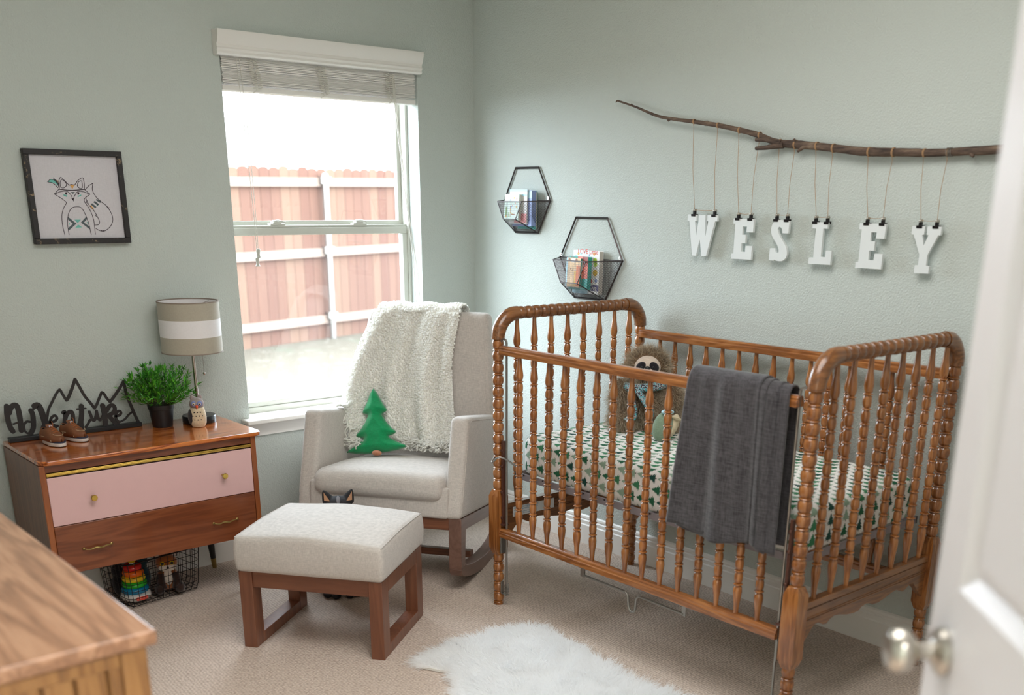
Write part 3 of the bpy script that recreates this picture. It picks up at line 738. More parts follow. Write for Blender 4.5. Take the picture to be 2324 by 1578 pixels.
# charcoal throw folded over the front rail
bk = wthing('charcoal_blanket', 'charcoal grey woven blanket folded over the front rail of the crib', 'blanket', (CF, 1.86, 0.52))
def drape(layer, ya, yb, yoff, zf, zb, rr, seed):
    rng = random.Random(seed); NS, NT_ = 46, 90; b = MB(); g = []
    lenf, lenb = 1.01 - zf, 1.01 - zb; arc = PI * rr; tot = lenf + arc + lenb
    for j in range(NT_ + 1):
        d = tot * j / NT_
        for i in range(NS + 1):
            s_ = i / NS
            flare = 1 + 0.15 * max(0, (lenf - d) / lenf) * (1 - s_) if d < lenf else 1
            y = ya + (yb - ya) * s_ + (flare - 1) * 0.36 * (1.0 - s_) + yoff
            wv = 0.006 * math.sin(s_ * 11 + seed + d * 2) * (0.3 + min(1, abs(d - lenf - arc / 2) * 3)) + 0.004 * math.sin(s_ * 23 + seed * 2)
            if d < lenf: x = CF - rr - wv * 0.8 - 0.001 * seed; z = zf + d + 0.012 * math.sin(s_ * 7 + seed) * (1 - d / lenf)
            elif d < lenf + arc:
                t = (d - lenf) / rr; x = CF - rr * math.cos(t) - wv * 0.3 * math.cos(t); z = 1.01 + rr * math.sin(t) * 0.9
            else: x = CF + rr + abs(wv) * 0.6; z = 1.01 - (d - lenf - arc)
            g.append((x, y, z))
    b.v = [Vector(p) for p in g]
    for j in range(NT_):
        for i in range(NS): a_ = j * (NS + 1) + i; b.f.append([a_, a_ + 1, a_ + NS + 2, a_ + NS + 1]); b.mi.append(0)
    o = b.build('blanket_fold', 'blanket', bk, smooth=180)
    md = o.modifiers.new('thick', 'SOLIDIFY'); md.thickness = 0.004; md.offset = 1
    return o
drape(0, 2.020, 1.762, 0, 0.545, 0.60, 0.034, 1)
drape(1, 2.010, 1.740, 0, 0.552, 0.58, 0.028, 2)
drape(2, 1.995, 1.705, 0, 0.548, 0.57, 0.0235, 3)
drape(3, 1.98, 1.672, 0, 0.556, 0.56, 0.0195, 4)
#@@@CHAIR
# ------------------------------------------------------------------ upholstered box helper (local coordinates)
def cushion(b, x0, x1, y0, y1, z0, z1, r=0.02, crown=0.0, n=10, rb=None, fn=None):
    """soft box: superellipse-like edges with rounding r, crowned top; fn deforms the points"""
    rb = r if rb is None else rb
    g = []
    def prof(a0, a1, r0):    # samples across one side, denser at the edge
        L = a1 - a0
        s_ = [0, .15, .4, .7, 1.0]
        left = [a0 + r0 * (1 - math.cos(PI / 2 * t)) for t in s_]
        mid = [a0 + r0 + (L - 2 * r0) * k / n for k in range(1, n)]
        return left + mid + [a1 - (x - a0) for x in reversed(left)]
    X, Y, Z = prof(x0, x1, r), prof(y0, y1, r), prof(z0, z1, r)
    def pt(x, y, z):
        cx_, cy_, cz_ = min(max(x, x0 + r), x1 - r), min(max(y, y0 + r), y1 - r), min(max(z, z0 + r), z1 - r)
        d = Vector((x - cx_, y - cy_, z - cz_)); p = Vector((cx_, cy_, cz_))
        if d.length > 1e-9: p += d.normalized() * r
        if crown and z > (z0 + z1) / 2:
            u, v = (x - x0) / (x1 - x0), (y - y0) / (y1 - y0)
            p.z += crown * (math.sin(PI * min(max(u, 0), 1)) ** 0.6) * (math.sin(PI * min(max(v, 0), 1)) ** 0.6) * ((z - (z0 + z1) / 2) / ((z1 - z0) / 2))
        return fn(p) if fn else p
    def face(A, B, f):
        base = len(b.v); na, nb = len(A), len(B)
        vs = [f(a_, c_) for a_ in A for c_ in B]
        fs = [(i * nb + j, i * nb + j + 1, (i + 1) * nb + j + 1, (i + 1) * nb + j) for i in range(na - 1) for j in range(nb - 1)]
        b.add(vs, fs)
    face(X, Y, lambda x, y: pt(x, y, z1)); face(X, Y, lambda x, y: pt(x, y, z0))
    face(X, Z, lambda x, z: pt(x, y0, z)); face(X, Z, lambda x, z: pt(x, y1, z))
    face(Y, Z, lambda y, z: pt(x0, y, z)); face(Y, Z, lambda y, z: pt(x1, y, z))
    return b
def weld(o, d=0.0004):
    bm_ = bmesh.new(); bm_.from_mesh(o.data); bmesh.ops.remove_doubles(bm_, verts=bm_.verts, dist=d); bmesh.ops.recalc_face_normals(bm_, faces=bm_.faces)
    bm_.to_mesh(o.data); bm_.free(); o.data.shade_smooth(); return o
def seam(pts, parent, mat='linen', r=0.0022, name='piping'):
    return MB().tube(pts, r, 6).build(name, mat, parent)

# ------------------------------------------------------------------ footstool
setorg()
OT = -53.0
ou = Vector((math.cos(R(OT)), math.sin(R(OT)), 0)); ov = Vector((-ou.y, ou.x, 0))
oc = Vector((1.753, 2.783, 0)) - ou * 0.266 + ov * 0.222
ot = thing('ottoman', 'linen footstool on a walnut sled base standing in front of the rocking chair', 'footstool', oc, (0, 0, R(OT)))
hw, hd = 0.266, 0.222
def crown_fn(p):
    e = 1 - max(abs(p.x) / hw, abs(p.y) / hd) ** 6
    if p.z > 0.38:
        p.z += 0.012 * (1 - abs(p.x) / hw * abs(p.y) / hd) * (1 - (abs(p.x) / hw) ** 3 * 0.6) ; p.z -= 0.004 * math.sin(p.x * 30) * 0.2
    bul = math.sin(PI * min(1, max(0, (p.z - 0.285) / 0.12))) * 0.005
    p.x += math.copysign(bul, p.x) if abs(p.x) > hw - 0.02 else 0; p.y += math.copysign(bul, p.y) if abs(p.y) > hd - 0.02 else 0
    return p
o = cushion(MB(), -hw, hw, -hd, hd, 0.283, 0.408, 0.016, 0.016, 14, fn=crown_fn).build('cushion', 'linen', ot, smooth=180); weld(o)
for s_ in (-1, 1):
    pts = [crown_fn(Vector((s_ * (hw - 0.004), y, 0.404))) + Vector((0, 0, 0.016 * (math.sin(PI * 0.03) ** 0.6) * math.sin(PI * (y + hd) / (2 * hd)) ** 0.6 * 0.9)) for y in [-hd + 0.008 + (2 * hd - 0.016) * k / 24 for k in range(25)]]
    seam(pts, ot, r=0.0018)
def leg_loop(x0, x1, name='sled_leg'):
    b = MB(); d0, d1 = -hd + 0.008, hd - 0.008; w = 0.062
    outer = [(d0, 0), (d1, 0), (d1, 0.284), (d0, 0.284)]
    for (a_, c_, e, f) in ((d0, d0 + w, 0, 0.284), (d1 - w, d1, 0, 0.284)): b.box(x0, x1, a_, c_, e, f)
    b.box(x0, x1, d0 + w, d1 - w, 0, 0.040); b.box(x0, x1, d0 + w, d1 - w, 0.232, 0.284)
    return b.build(name, 'walnut', ot, bevel=0.0015)
leg_loop(-hw + 0.006, -hw + 0.054); leg_loop(hw - 0.054, hw - 0.006)
for y in (-hd + 0.014, hd - 0.034): MB().box(-hw + 0.054, hw - 0.054, y, y + 0.02, 0.226, 0.284).build('apron_rail', 'walnut_h', ot, bevel=0.0015)

# ------------------------------------------------------------------ rocking chair (local: x = right, y = back, z up; tilted back)
TILT = 7.5
ch = thing('rocking_chair', 'oatmeal upholstered rocking chair with walnut rockers in front of the window', 'chair', (2.320, 3.165, 0.07), (R(-TILT), 0, R(-54)))
AR, AL = 0.042, -0.651      # outer faces at the base
def arm(xo, xi, name):
    lo, hi = min(xo, xi), max(xo, xi)
    def fn(p):
        t = (p.z - 0.238) / (0.63 - 0.238)
        p = p.copy()
        f = max(0, min(1, (0.50 - p.y) / 0.53))
        p.y += 0.075 * t * f                                       # the front edge leans back
        if p.z > 0.5: p.z += 0.018 * max(0, 1 - p.y / 0.42) * ((p.z - 0.5) / 0.13) - 0.010 * max(0, (0.10 - p.y)) / 0.10
        return p
    o = cushion(MB(), lo, hi, -0.035, 0.500, 0.238, 0.622, 0.020, 0, 10, fn=fn).build(name, 'linen', ch, smooth=180); return weld(o)
arm(AR, AR - 0.075, 'arm'); arm(AL, AL + 0.075, 'arm')
xl, xr = AL + 0.073, AR - 0.073
def seat_fn(p):
    p = p.copy()
    if p.z > 0.36:
        v = (p.y + 0.06) / 0.52
        p.z += 0.030 * math.sin(PI * min(max((p.x - xl) / (xr - xl), 0), 1)) ** 0.5 * (0.35 + 0.65 * min(1, max(v, 0) * 2.2)) 
    if p.y < 0.05: p.y -= 0.012 * math.sin(PI * min(1, max(0, (p.z - 0.24) / 0.18))) * max(0, 0.05 - p.y) / 0.11
    return p
o = cushion(MB(), xl, xr, -0.050, 0.46, 0.300, 0.404, 0.042, 0, 12, fn=seat_fn).build('seat', 'linen', ch, smooth=180); weld(o)
o = cushion(MB(), AL + 0.055, AR - 0.055, -0.036, 0.45, 0.238, 0.36, 0.012, 0, 8).build('seat_base', 'linen', ch, smooth=180); weld(o)
def back_fn(p):
    p = p.copy(); xc = (AL + AR) / 2; u = (p.x - xc) / 0.34
    p.x = xc + (p.x - xc) * (1 - (0.30 if p.x < xc else 0.12) * min(1, max(0, (p.z - 0.45) / 0.58)))
    p.y += 0.012 * (1 - u * u) * math.sin(PI * min(1, max(0, (p.z - 0.45) / 0.6))) * (-1 if p.y < 0.48 else 0)
    return p
o = cushion(MB(), AL + 0.004, AR - 0.004, 0.448, 0.535, 0.30, 1.047, 0.030, 0, 14, fn=back_fn).build('backrest', 'linen', ch, smooth=180); weld(o)
for s_, x in ((1, AR - 0.030), (-1, AL + 0.030)):
    seam([back_fn(Vector((x, 0.4485, z))) for z in [0.62 + 0.385 * k / 14 for k in range(15)]] , ch, r=0.0015)
for x in (AR - 0.001, AL + 0.001):
    seam([(x, -0.012, 0.30), (x, 0.03, 0.50), (x, 0.052, 0.60), (x, 0.08, 0.618), (x, 0.2, 0.616), (x, 0.36, 0.610), (x, 0.46, 0.604)], ch, r=0.0016)
# rockers
def rocker(x0, x1):
    out = cr([(0.0, 0.030), (0.008, 0.012), (0.03, 0.0), (0.10, -0.014), (0.20, -0.024), (0.34, -0.026), (0.46, -0.014), (0.58, 0.008), (0.66, 0.040), (0.72, 0.085)], 5)
    inn = cr([(0.055, 0.050), (0.075, 0.040), (0.12, 0.034), (0.20, 0.028), (0.34, 0.028), (0.46, 0.042), (0.56, 0.066), (0.63, 0.100), (0.67, 0.130)], 5)
    b = MB(); m = min(len(out), len(inn))
    def rs(P, k): 
        P = np.array(P); d = np.r_[0, np.cumsum(np.linalg.norm(np.diff(P, axis=0), axis=1))]; t = np.linspace(0, d[-1], k)
        return list(zip(np.interp(t, d, P[:, 0]), np.interp(t, d, P[:, 1])))
    o_, i_ = rs(out, 40), rs(inn, 40)
    def strip(A, B):
        k = len(A); vs = [(x, y, z) for x in (x0, x1) for P in (A, B) for y, z in P]
        fs = []
        for i in range(k - 1):
            fs += [(i, i + 1, k + i + 1, k + i), (2 * k + i, 3 * k + i, 3 * k + i + 1, 2 * k + i + 1), (i, 2 * k + i, 2 * k + i + 1, i + 1), (k + i, k + i + 1, 3 * k + i + 1, 3 * k + i)]
        fs += [(0, k, 3 * k, 2 * k), (k - 1, 3 * k - 1, 4 * k - 1, 2 * k - 1)]
        b.add(vs, fs)
    strip(o_, i_)
    strip([(-0.022, 0.240), (-0.014, 0.14), (-0.004, 0.06), (0.0, 0.030)], [(0.045, 0.240), (0.048, 0.14), (0.05, 0.07), (0.055, 0.050)])
    b.box(x0, x1, 0.04, 0.64, 0.190, 0.240); b.box(x0, x1, 0.60, 0.65, 0.07, 0.20)
    return b.build('rocker', 'walnutgrey', ch, smooth=40, bevel=0.002, fix=True)
rocker(AR - 0.054, AR - 0.002); rocker(AL + 0.002, AL + 0.054)
MB().box(AL + 0.054, AR - 0.054, -0.018, 0.004, 0.192, 0.240).build('front_rail', 'walnut_h', ch, bevel=0.002)
MB().box(AL + 0.054, AR - 0.054, 0.30, 0.345, 0.02, 0.050).build('stretcher', 'walnut_h', ch, bevel=0.002)
MB().box(AL + 0.054, AR - 0.054, 0.46, 0.49, 0.18, 0.238).build('rear_rail', 'walnut_h', ch, bevel=0.002)

# ------------------------------------------------------------------ cream boucle throw over the chair back
a = NT('cream_boucle_yarn'); v = a.co()
vo = a.n('ShaderNodeTexVoronoi'); a.l(v, vo.inputs['Vector']); vo.inputs['Scale'].default_value = 170
h = a.mt('SUBTRACT', 1.0, vo.outputs['Distance'])
a.p.inputs['Sheen Weight'].default_value = 0.4
M['yarn'] = M['yarnloop'] = a.fin(a.ramp(h, [(0.2, srgb(240, 238, 228)), (0.6, srgb(253, 252, 248))]), 0.95, 0, 0.1)
M['yarnloop'] = M['yarn'].copy(); M['yarnloop'].name = 'cream_boucle_loops'; translucent(M['yarnloop'], 0.34, (1, 0.99, 0.97, 1))
th = thing('knitted_throw', 'cream boucle throw with a looped fringe draped over the back of the rocking chair', 'throw', (2.320, 3.165, 0.07), (R(-TILT), 0, R(-54)))
NSX, NTY = 110, 150
b = MB(); TOPZ = 1.053
def throw_pt(s_, d):
    """s_ 0 = right edge (seen from the front) .. 1 = left; d = distance along the cloth from the lower front edge"""
    Lf = 0.60
    if d < Lf:
        t = 1 - d / Lf                                        # 1 at the bottom
        ed = -0.120 - 0.034 * math.sin(t * 3.0) + 0.03 * t * t
        w = 0.365 + 0.150 * t ** 0.9
        x = ed - w * s_
        z = TOPZ - 0.012 - t * (TOPZ - 0.500)
        fold = 0.012 * math.sin(s_ * 21 + 1.5 * t + 1) * (0.35 + t) + 0.008 * math.sin(s_ * 37 - t * 3) * (0.2 + t) + 0.010 * math.sin(s_ * 8.5)
        y = 0.425 - fold - 0.03 * t - 0.20 * t * max(0, s_ - 0.35) ** 1.3
        k = min(1.0, max(0.0, (-x - 0.555) / 0.03))            # over the left arm: rest on top of it
        z = max(z, 0.640 * k + z * (1 - k))
        return (x, y, z)
    e = d - Lf; arc = 0.13
    x = -0.120 - 0.365 * s_
    if e < arc:
        t = PI * e / arc
        return (x, 0.493 - 0.068 * math.cos(t), TOPZ - 0.012 + 0.034 * math.sin(t) + 0.004 * math.sin(s_ * 18))
    return (x, 0.560 + 0.004 * math.sin(s_ * 20), TOPZ - 0.012 - (e - arc))
tot = 0.60 + 0.13 + 0.20
for j in range(NTY + 1):
    for i in range(NSX + 1):
        s_ = i / NSX; d = tot * j / NTY
        s2 = s_ + 0.012 * mnoise.noise((d * 9, s_ * 3, 1.3)) * (1 if 0 < i < NSX else 1.6)
        b.v.append(Vector(throw_pt(s2, d)))
for j in range(NTY):
    for i in range(NSX): a_ = j * (NSX + 1) + i; b.f.append([a_, a_ + NSX + 1, a_ + NSX + 2, a_ + 1]); b.mi.append(0)
rng = random.Random(12); sp_ = 0.0104; d = 0.004; b.m = 1
while d < tot - 0.02:
    wd = (Vector(throw_pt(1, d)) - Vector(throw_pt(0, d))).length; nk = int(wd * 1.12 / sp_)
    for i in range(nk + 1):
        s_ = min(1, max(0, (i + rng.uniform(-0.35, 0.35) + (0.5 if int(d / sp_) % 2 else 0)) / nk)); dd_ = d + rng.uniform(-0.003, 0.003)
        p0_ = Vector(throw_pt(s_, dd_)); du = Vector(throw_pt(s_ + 0.01, dd_)) - p0_; dv = Vector(throw_pt(s_, dd_ + 0.006)) - p0_
        nn = dv.cross(du); nn = nn.normalized() if nn.length > 1e-9 else Vector((0, -1, 0))
        if nn.y > 0 and dd_ < 0.6: nn = -nn
        r_ = rng.uniform(0.0046, 0.0066)
        b.ell(p0_ + nn * rng.uniform(0.001, 0.0035), (r_, r_ * rng.uniform(0.8, 1), r_ * rng.uniform(0.75, 1.1)), 7, 5, rot=(rng.uniform(0, 3), rng.uniform(0, 3), 0))
    d += sp_ * 0.86
o = b.build('woven_body', ['yarn', 'yarnloop'], th, smooth=180)
rng = random.Random(11); b = MB()
for k in range(420):
    s_ = rng.random(); p = Vector(throw_pt(s_, rng.uniform(0.0, 0.03)))
    on_arm = p.z > 0.6
    pts = [p]; q = p.copy(); dr = Vector((rng.uniform(-0.4, 0.4), rng.uniform(-0.9, 0.1), -1))
    for m_ in range(6):
        q = q + dr.normalized() * 0.0105; dr = dr + Vector((rng.uniform(-0.9, 0.9), rng.uniform(-0.7, 0.6), rng.uniform(-0.3, 0.7)))
        if not on_arm and q.z < 0.452: q.z = 0.455 + rng.uniform(0, 0.008)
        if on_arm and q.z < 0.635: q.z = 0.64 + rng.uniform(0, 0.01)
        if q.y > 0.43: q.y = 0.425
        pts.append(q.copy())
    b.tube(cr(pts, 2), 0.0031, 5)
o = b.build('looped_fringe', 'yarnloop', th, smooth=180); o['kind'] = 'stuff'

# ------------------------------------------------------------------ green felt pine tree pillow
tp = thing('tree_pillow', 'green felt pine tree pillow with a brown trunk on the rocking chair seat', 'pillow', (2.320, 3.165, 0.07), (R(-TILT), 0, R(-54)))
half_t = [(0.0, 0.262), (0.018, 0.240), (0.035, 0.205), (0.056, 0.172), (0.060, 0.160), (0.040, 0.150), (0.034, 0.146), (0.052, 0.115), (0.080, 0.082), (0.098, 0.068), (0.094, 0.058), (0.062, 0.050), (0.066, 0.044), (0.100, 0.024), (0.142, 0.004), (0.146, -0.004), (0.100, -0.014), (0.05, -0.018), (0.0, -0.019)]
outl = half_t + [(-x, z) for x, z in reversed(half_t[1:-1])]
def in_poly(x, y, P):
    c_ = False; n_ = len(P)
    for i in range(n_):
        x1, y1 = P[i]; x2, y2 = P[(i + 1) % n_]
        if (y1 > y) != (y2 > y) and x < (x2 - x1) * (y - y1) / (y2 - y1) + x1: c_ = not c_
    return c_
def seg_d(x, y, P):
    m_ = 9; n_ = len(P)
    for i in range(n_):
        x1, y1 = P[i]; x2, y2 = P[(i + 1) % n_]; dx, dy = x2 - x1, y2 - y1
        t = max(0, min(1, ((x - x1) * dx + (y - y1) * dy) / (dx * dx + dy * dy + 1e-12))); m_ = min(m_, math.hypot(x - x1 - t * dx, y - y1 - t * dy))
    return m_
def puffy(outline, base, lean, roll, thick, step=0.005):
    """stuffed cushion whose thickness grows with the distance from its outline"""
    b = MB(); xs_ = [p[0] for p in outline]; zs_ = [p[1] for p in outline]
    pts = []; res = bmesh.new()
    n_ = len(outline); ring = []
    for i in range(n_):
        p, q = outline[i], outline[(i + 1) % n_]; k = max(1, int(math.hypot(q[0] - p[0], q[1] - p[1]) / step))
        for j in range(k): ring.append((p[0] + (q[0] - p[0]) * j / k, p[1] + (q[1] - p[1]) * j / k))
    allp = list(ring); x = min(xs_)
    while x < max(xs_):
        z = min(zs_)
        while z < max(zs_):
            if in_poly(x, z, outline) and seg_d(x, z, outline) > step * 0.6: allp.append((x, z))
            z += step
        x += step
    from mathutils.geometry import delaunay_2d_cdt
    nr = len(ring)
    vv, ee, ff, _, _, _ = delaunay_2d_cdt([Vector(p) for p in allp], [(i, (i + 1) % nr) for i in range(nr)], [], 1, 1e-6)
    M3 = Matrix.Rotation(R(lean), 3, 'X') @ Matrix.Rotation(R(roll), 3, 'Y')
    ff = [f for f in ff if len(f) == 3 and in_poly(sum(vv[i].x for i in f) / 3, sum(vv[i].y for i in f) / 3, outline)]
    hgt = [thick * math.sqrt(min(1, seg_d(p.x, p.y, outline) / 0.030)) * (1 + 0.12 * mnoise.noise((p.x * 22, p.y * 22, 0))) if seg_d(p.x, p.y, outline) > 1e-5 else 0 for p in vv]
    N_ = len(vv)
    b.v = [Vector(base) + M3 @ Vector((p.x, -h_, p.y)) for p, h_ in zip(vv, hgt)] + [Vector(base) + M3 @ Vector((p.x, h_ * 0.8, p.y)) for p, h_ in zip(vv, hgt)]
    for f in ff: b.f.append(list(f)); b.f.append([N_ + i for i in reversed(f)]); b.mi += [0, 0]
    return b
o = puffy([(x * 0.92, z * 1.0) for x, z in outl], (-0.434, 0.285, 0.462), -14, -9, 0.030).build('tree_body', 'felt', tp, smooth=180); weld(o, 0.0002)
MB().ell((-0.422, 0.255, 0.448), (0.022, 0.016, 0.012), 16, 10).build('tree_trunk', 'feltbrown', tp)
#@@@CAT
# ------------------------------------------------------------------ cat
M['catfur'] = plain('black_cat_fur', (30, 27, 29), 0.85, var=0.4, scale=40, bump=0.001)
M['catear'] = plain('inner_ear', (172, 128, 96), 0.8, var=0.2)
cat = thing('cat', 'black cat sitting on the carpet between the footstool and the rocking chair', 'cat', (1.985, 3.445, 0), (0, 0, R(-30)))
setorg()
b = MB()
b.ell((0, 0.075, 0.105), (0.078, 0.095, 0.100)); b.ell((0, 0.045, 0.185), (0.062, 0.070, 0.085)); b.ell((0, 0.01, 0.255), (0.052, 0.055, 0.065))
b.ell((0.055, 0.05, 0.055), (0.040, 0.075, 0.055)); b.ell((-0.055, 0.05, 0.055), (0.040, 0.075, 0.055))
b.ell((0.06, -0.03, 0.014), (0.020, 0.035, 0.014)); b.ell((-0.06, -0.03, 0.014), (0.020, 0.035, 0.014))
for s_ in (-1, 1):
    b.tube([(s_ * 0.030, -0.005, 0.24), (s_ * 0.028, -0.030, 0.15), (s_ * 0.026, -0.038, 0.07), (s_ * 0.026, -0.044, 0.015)], [0.028, 0.021, 0.016, 0.017], 12)
    b.ell((s_ * 0.026, -0.058, 0.014), (0.018, 0.026, 0.014))
b.tube([(0, -0.005, 0.27), (0, -0.012, 0.32), (0, -0.015, 0.35)], [0.045, 0.04, 0.04], 14)
b.ell((0, -0.022, 0.368), (0.052, 0.050, 0.043)); b.ell((0, -0.062, 0.352), (0.026, 0.022, 0.019))
for s_ in (-1, 1):
    b.lathe([(0.026, 0.0), (0.021, 0.016), (0.013, 0.034), (0.003, 0.050)], 12, (s_ * 0.036, -0.012, 0.388), (s_ * 0.42, 0.0, 1))
b.tube(cr([(0.0, 0.16, 0.04), (0.07, 0.18, 0.025), (0.13, 0.12, 0.02), (0.135, 0.04, 0.018), (0.11, -0.02, 0.016)], 5), 0.015, 10)
remesh(b.build('cat_body', 'catfur', cat, smooth=180), 0.0042, 2)
for s_ in (-1, 1):
    MB().add([(s_ * 0.030, -0.041, 0.395), (s_ * 0.053, -0.036, 0.397), (s_ * 0.054, -0.024, 0.428), (s_ * 0.048, -0.036, 0.405)], [(0, 1, 2), (0, 2, 3), (1, 3, 2), (0, 3, 1)]).build('inner_ear', 'catear', cat)
    MB().ell((s_ * 0.022, -0.066, 0.374), (0.0085, 0.005, 0.0085)).build('eye', plain('cat_eye', (150, 160, 70), 0.1), cat)
MB().ell((0, -0.083, 0.357), (0.006, 0.004, 0.0045)).build('nose', plain('cat_nose', (120, 80, 76), 0.4), cat)
b = MB(); b.ell((0.0, -0.052, 0.402), (0.008, 0.02, 0.007), rot=(R(38), 0, 0)); b.build('forehead_patch', plain('grey_fur_patch', (120, 118, 122), 0.9), cat)

# ------------------------------------------------------------------ mid century dresser
dr = wthing('teak_dresser', 'low teak dresser with one pink drawer and brass pulls under the fox picture', 'dresser', (1.39, 3.90, 0))
bx0, bx1, by0, by1, bz0, bz1 = 0.985, 1.778, 3.692, 4.100, 0.230, 0.628
for q in (bx0, bx1 - 0.018): MB().box(q, q + 0.018, by0 + 0.004, by1, bz0, bz1).build('side_panel', 'teakside', dr, bevel=0.001)
for q in (bx0 - 0.001, bx1 - 0.019): MB().box(q, q + 0.020, by0 - 0.002, by0 + 0.008, bz0, bz1).build('front_edging', 'teakedge', dr, bevel=0.002)
b = MB(); b.box(bx0 + 0.018, bx1 - 0.018, by0 + 0.02, by1, bz0, bz0 + 0.015); b.box(bx0 + 0.018, bx1 - 0.018, by1 - 0.01, by1, bz0, bz1); b.box(bx0 + 0.018, bx1 - 0.018, by0 + 0.004, by0 + 0.02, 0.602, bz1); b.build('carcass', 'teak', dr)
# top with rounded front corners
rc = 0.035; tp_ = [(0.985, 4.104), (0.985, 3.676 + rc)] + [(0.985 + rc - rc * math.cos(t), 3.676 + rc - rc * math.sin(t)) for t in [PI / 2 * k / 8 for k in range(1, 8)]] + [(0.985 + rc, 3.676), (1.806 - rc, 3.676)]
tp_ += [(1.806 - rc + rc * math.sin(t), 3.676 + rc - rc * math.cos(t)) for t in [PI / 2 * k / 8 for k in range(1, 8)]] + [(1.806, 3.676 + rc), (1.806, 4.104)]
MB().prism(tp_, (0, 0, 0.629), (1, 0, 0), (0, 1, 0), (0, 0, 1), 0.016).build('top_board', 'teaktop', dr, smooth=30, bevel=0.004, seg=3, fix=True)
b = MB(); b.box(bx0 + 0.02, bx1 - 0.02, by0 - 0.003, by0 + 0.01, 0.5885, 0.5995); b.box(bx0 + 0.02, bx1 - 0.02, by0 - 0.005, by0 - 0.002, 0.5925, 0.5955); b.build('brass_strip', 'brass', dr, bevel=0.001)
pd = MB().box(bx0 + 0.020, bx1 - 0.020, by0, by0 + 0.02, 0.410, 0.583).build('drawer', 'pink', dr, bevel=0.002, label='dusty pink painted drawer front')
for x in (1.146, 1.634):
    MB().lathe([(0.005, 0), (0.005, 0.010), (0.0105, 0.020), (0.0115, 0.024), (0.0095, 0.027), (0.0, 0.0275)], 20, (x, by0, 0.496), (0, -1, 0), cap=False).build('knob', 'brass', pd)
ld = MB().box(bx0 + 0.020, bx1 - 0.020, by0, by0 + 0.02, 0.231, 0.408).build('drawer', 'teak', dr, bevel=0.002)
for x in (1.142, 1.628):
    b = MB(); pts = [(x - 0.048, by0 - 0.001, 0.313), (x - 0.046, by0 - 0.012, 0.314), (x - 0.03, by0 - 0.014, 0.3105), (x - 0.012, by0 - 0.014, 0.3145), (x, by0 - 0.015, 0.313), (x + 0.012, by0 - 0.014, 0.3115), (x + 0.03, by0 - 0.014, 0.3155), (x + 0.046, by0 - 0.012, 0.314), (x + 0.048, by0 - 0.001, 0.313)]
    c_ = cr(pts, 4); b.tube(c_, [0.0022 + 0.0022 * math.exp(-((k / (len(c_) - 1) - 0.5) / 0.16) ** 2) for k in range(len(c_))], 8)
    for s_ in (-0.048, 0.048): b.ell((x + s_, by0 - 0.002, 0.3135), (0.006, 0.003, 0.005))
    b.build('bow_pull', 'brassdull', ld)
for lx, ly in ((1.06, 3.76), (1.70, 3.76), (1.06, 4.04), (1.70, 4.04)):
    dx, dy = (0.022 if lx > 1.4 else -0.022), (0.018 if ly > 3.9 else -0.018)
    ax_ = Vector((dx, dy, -0.232)); L_ = ax_.length
    lg = MB().lathe([(0.0165, 0), (0.0145, L_ * 0.5), (0.0105, L_ - 0.045)], 18, (lx, ly, 0.232), ax_).build('leg', 'black', dr)
    MB().lathe([(0.0112, L_ - 0.047), (0.0095, L_ - 0.004), (0.008, L_)], 18, (lx, ly, 0.232), ax_).build('ferrule', 'brassdull', lg)

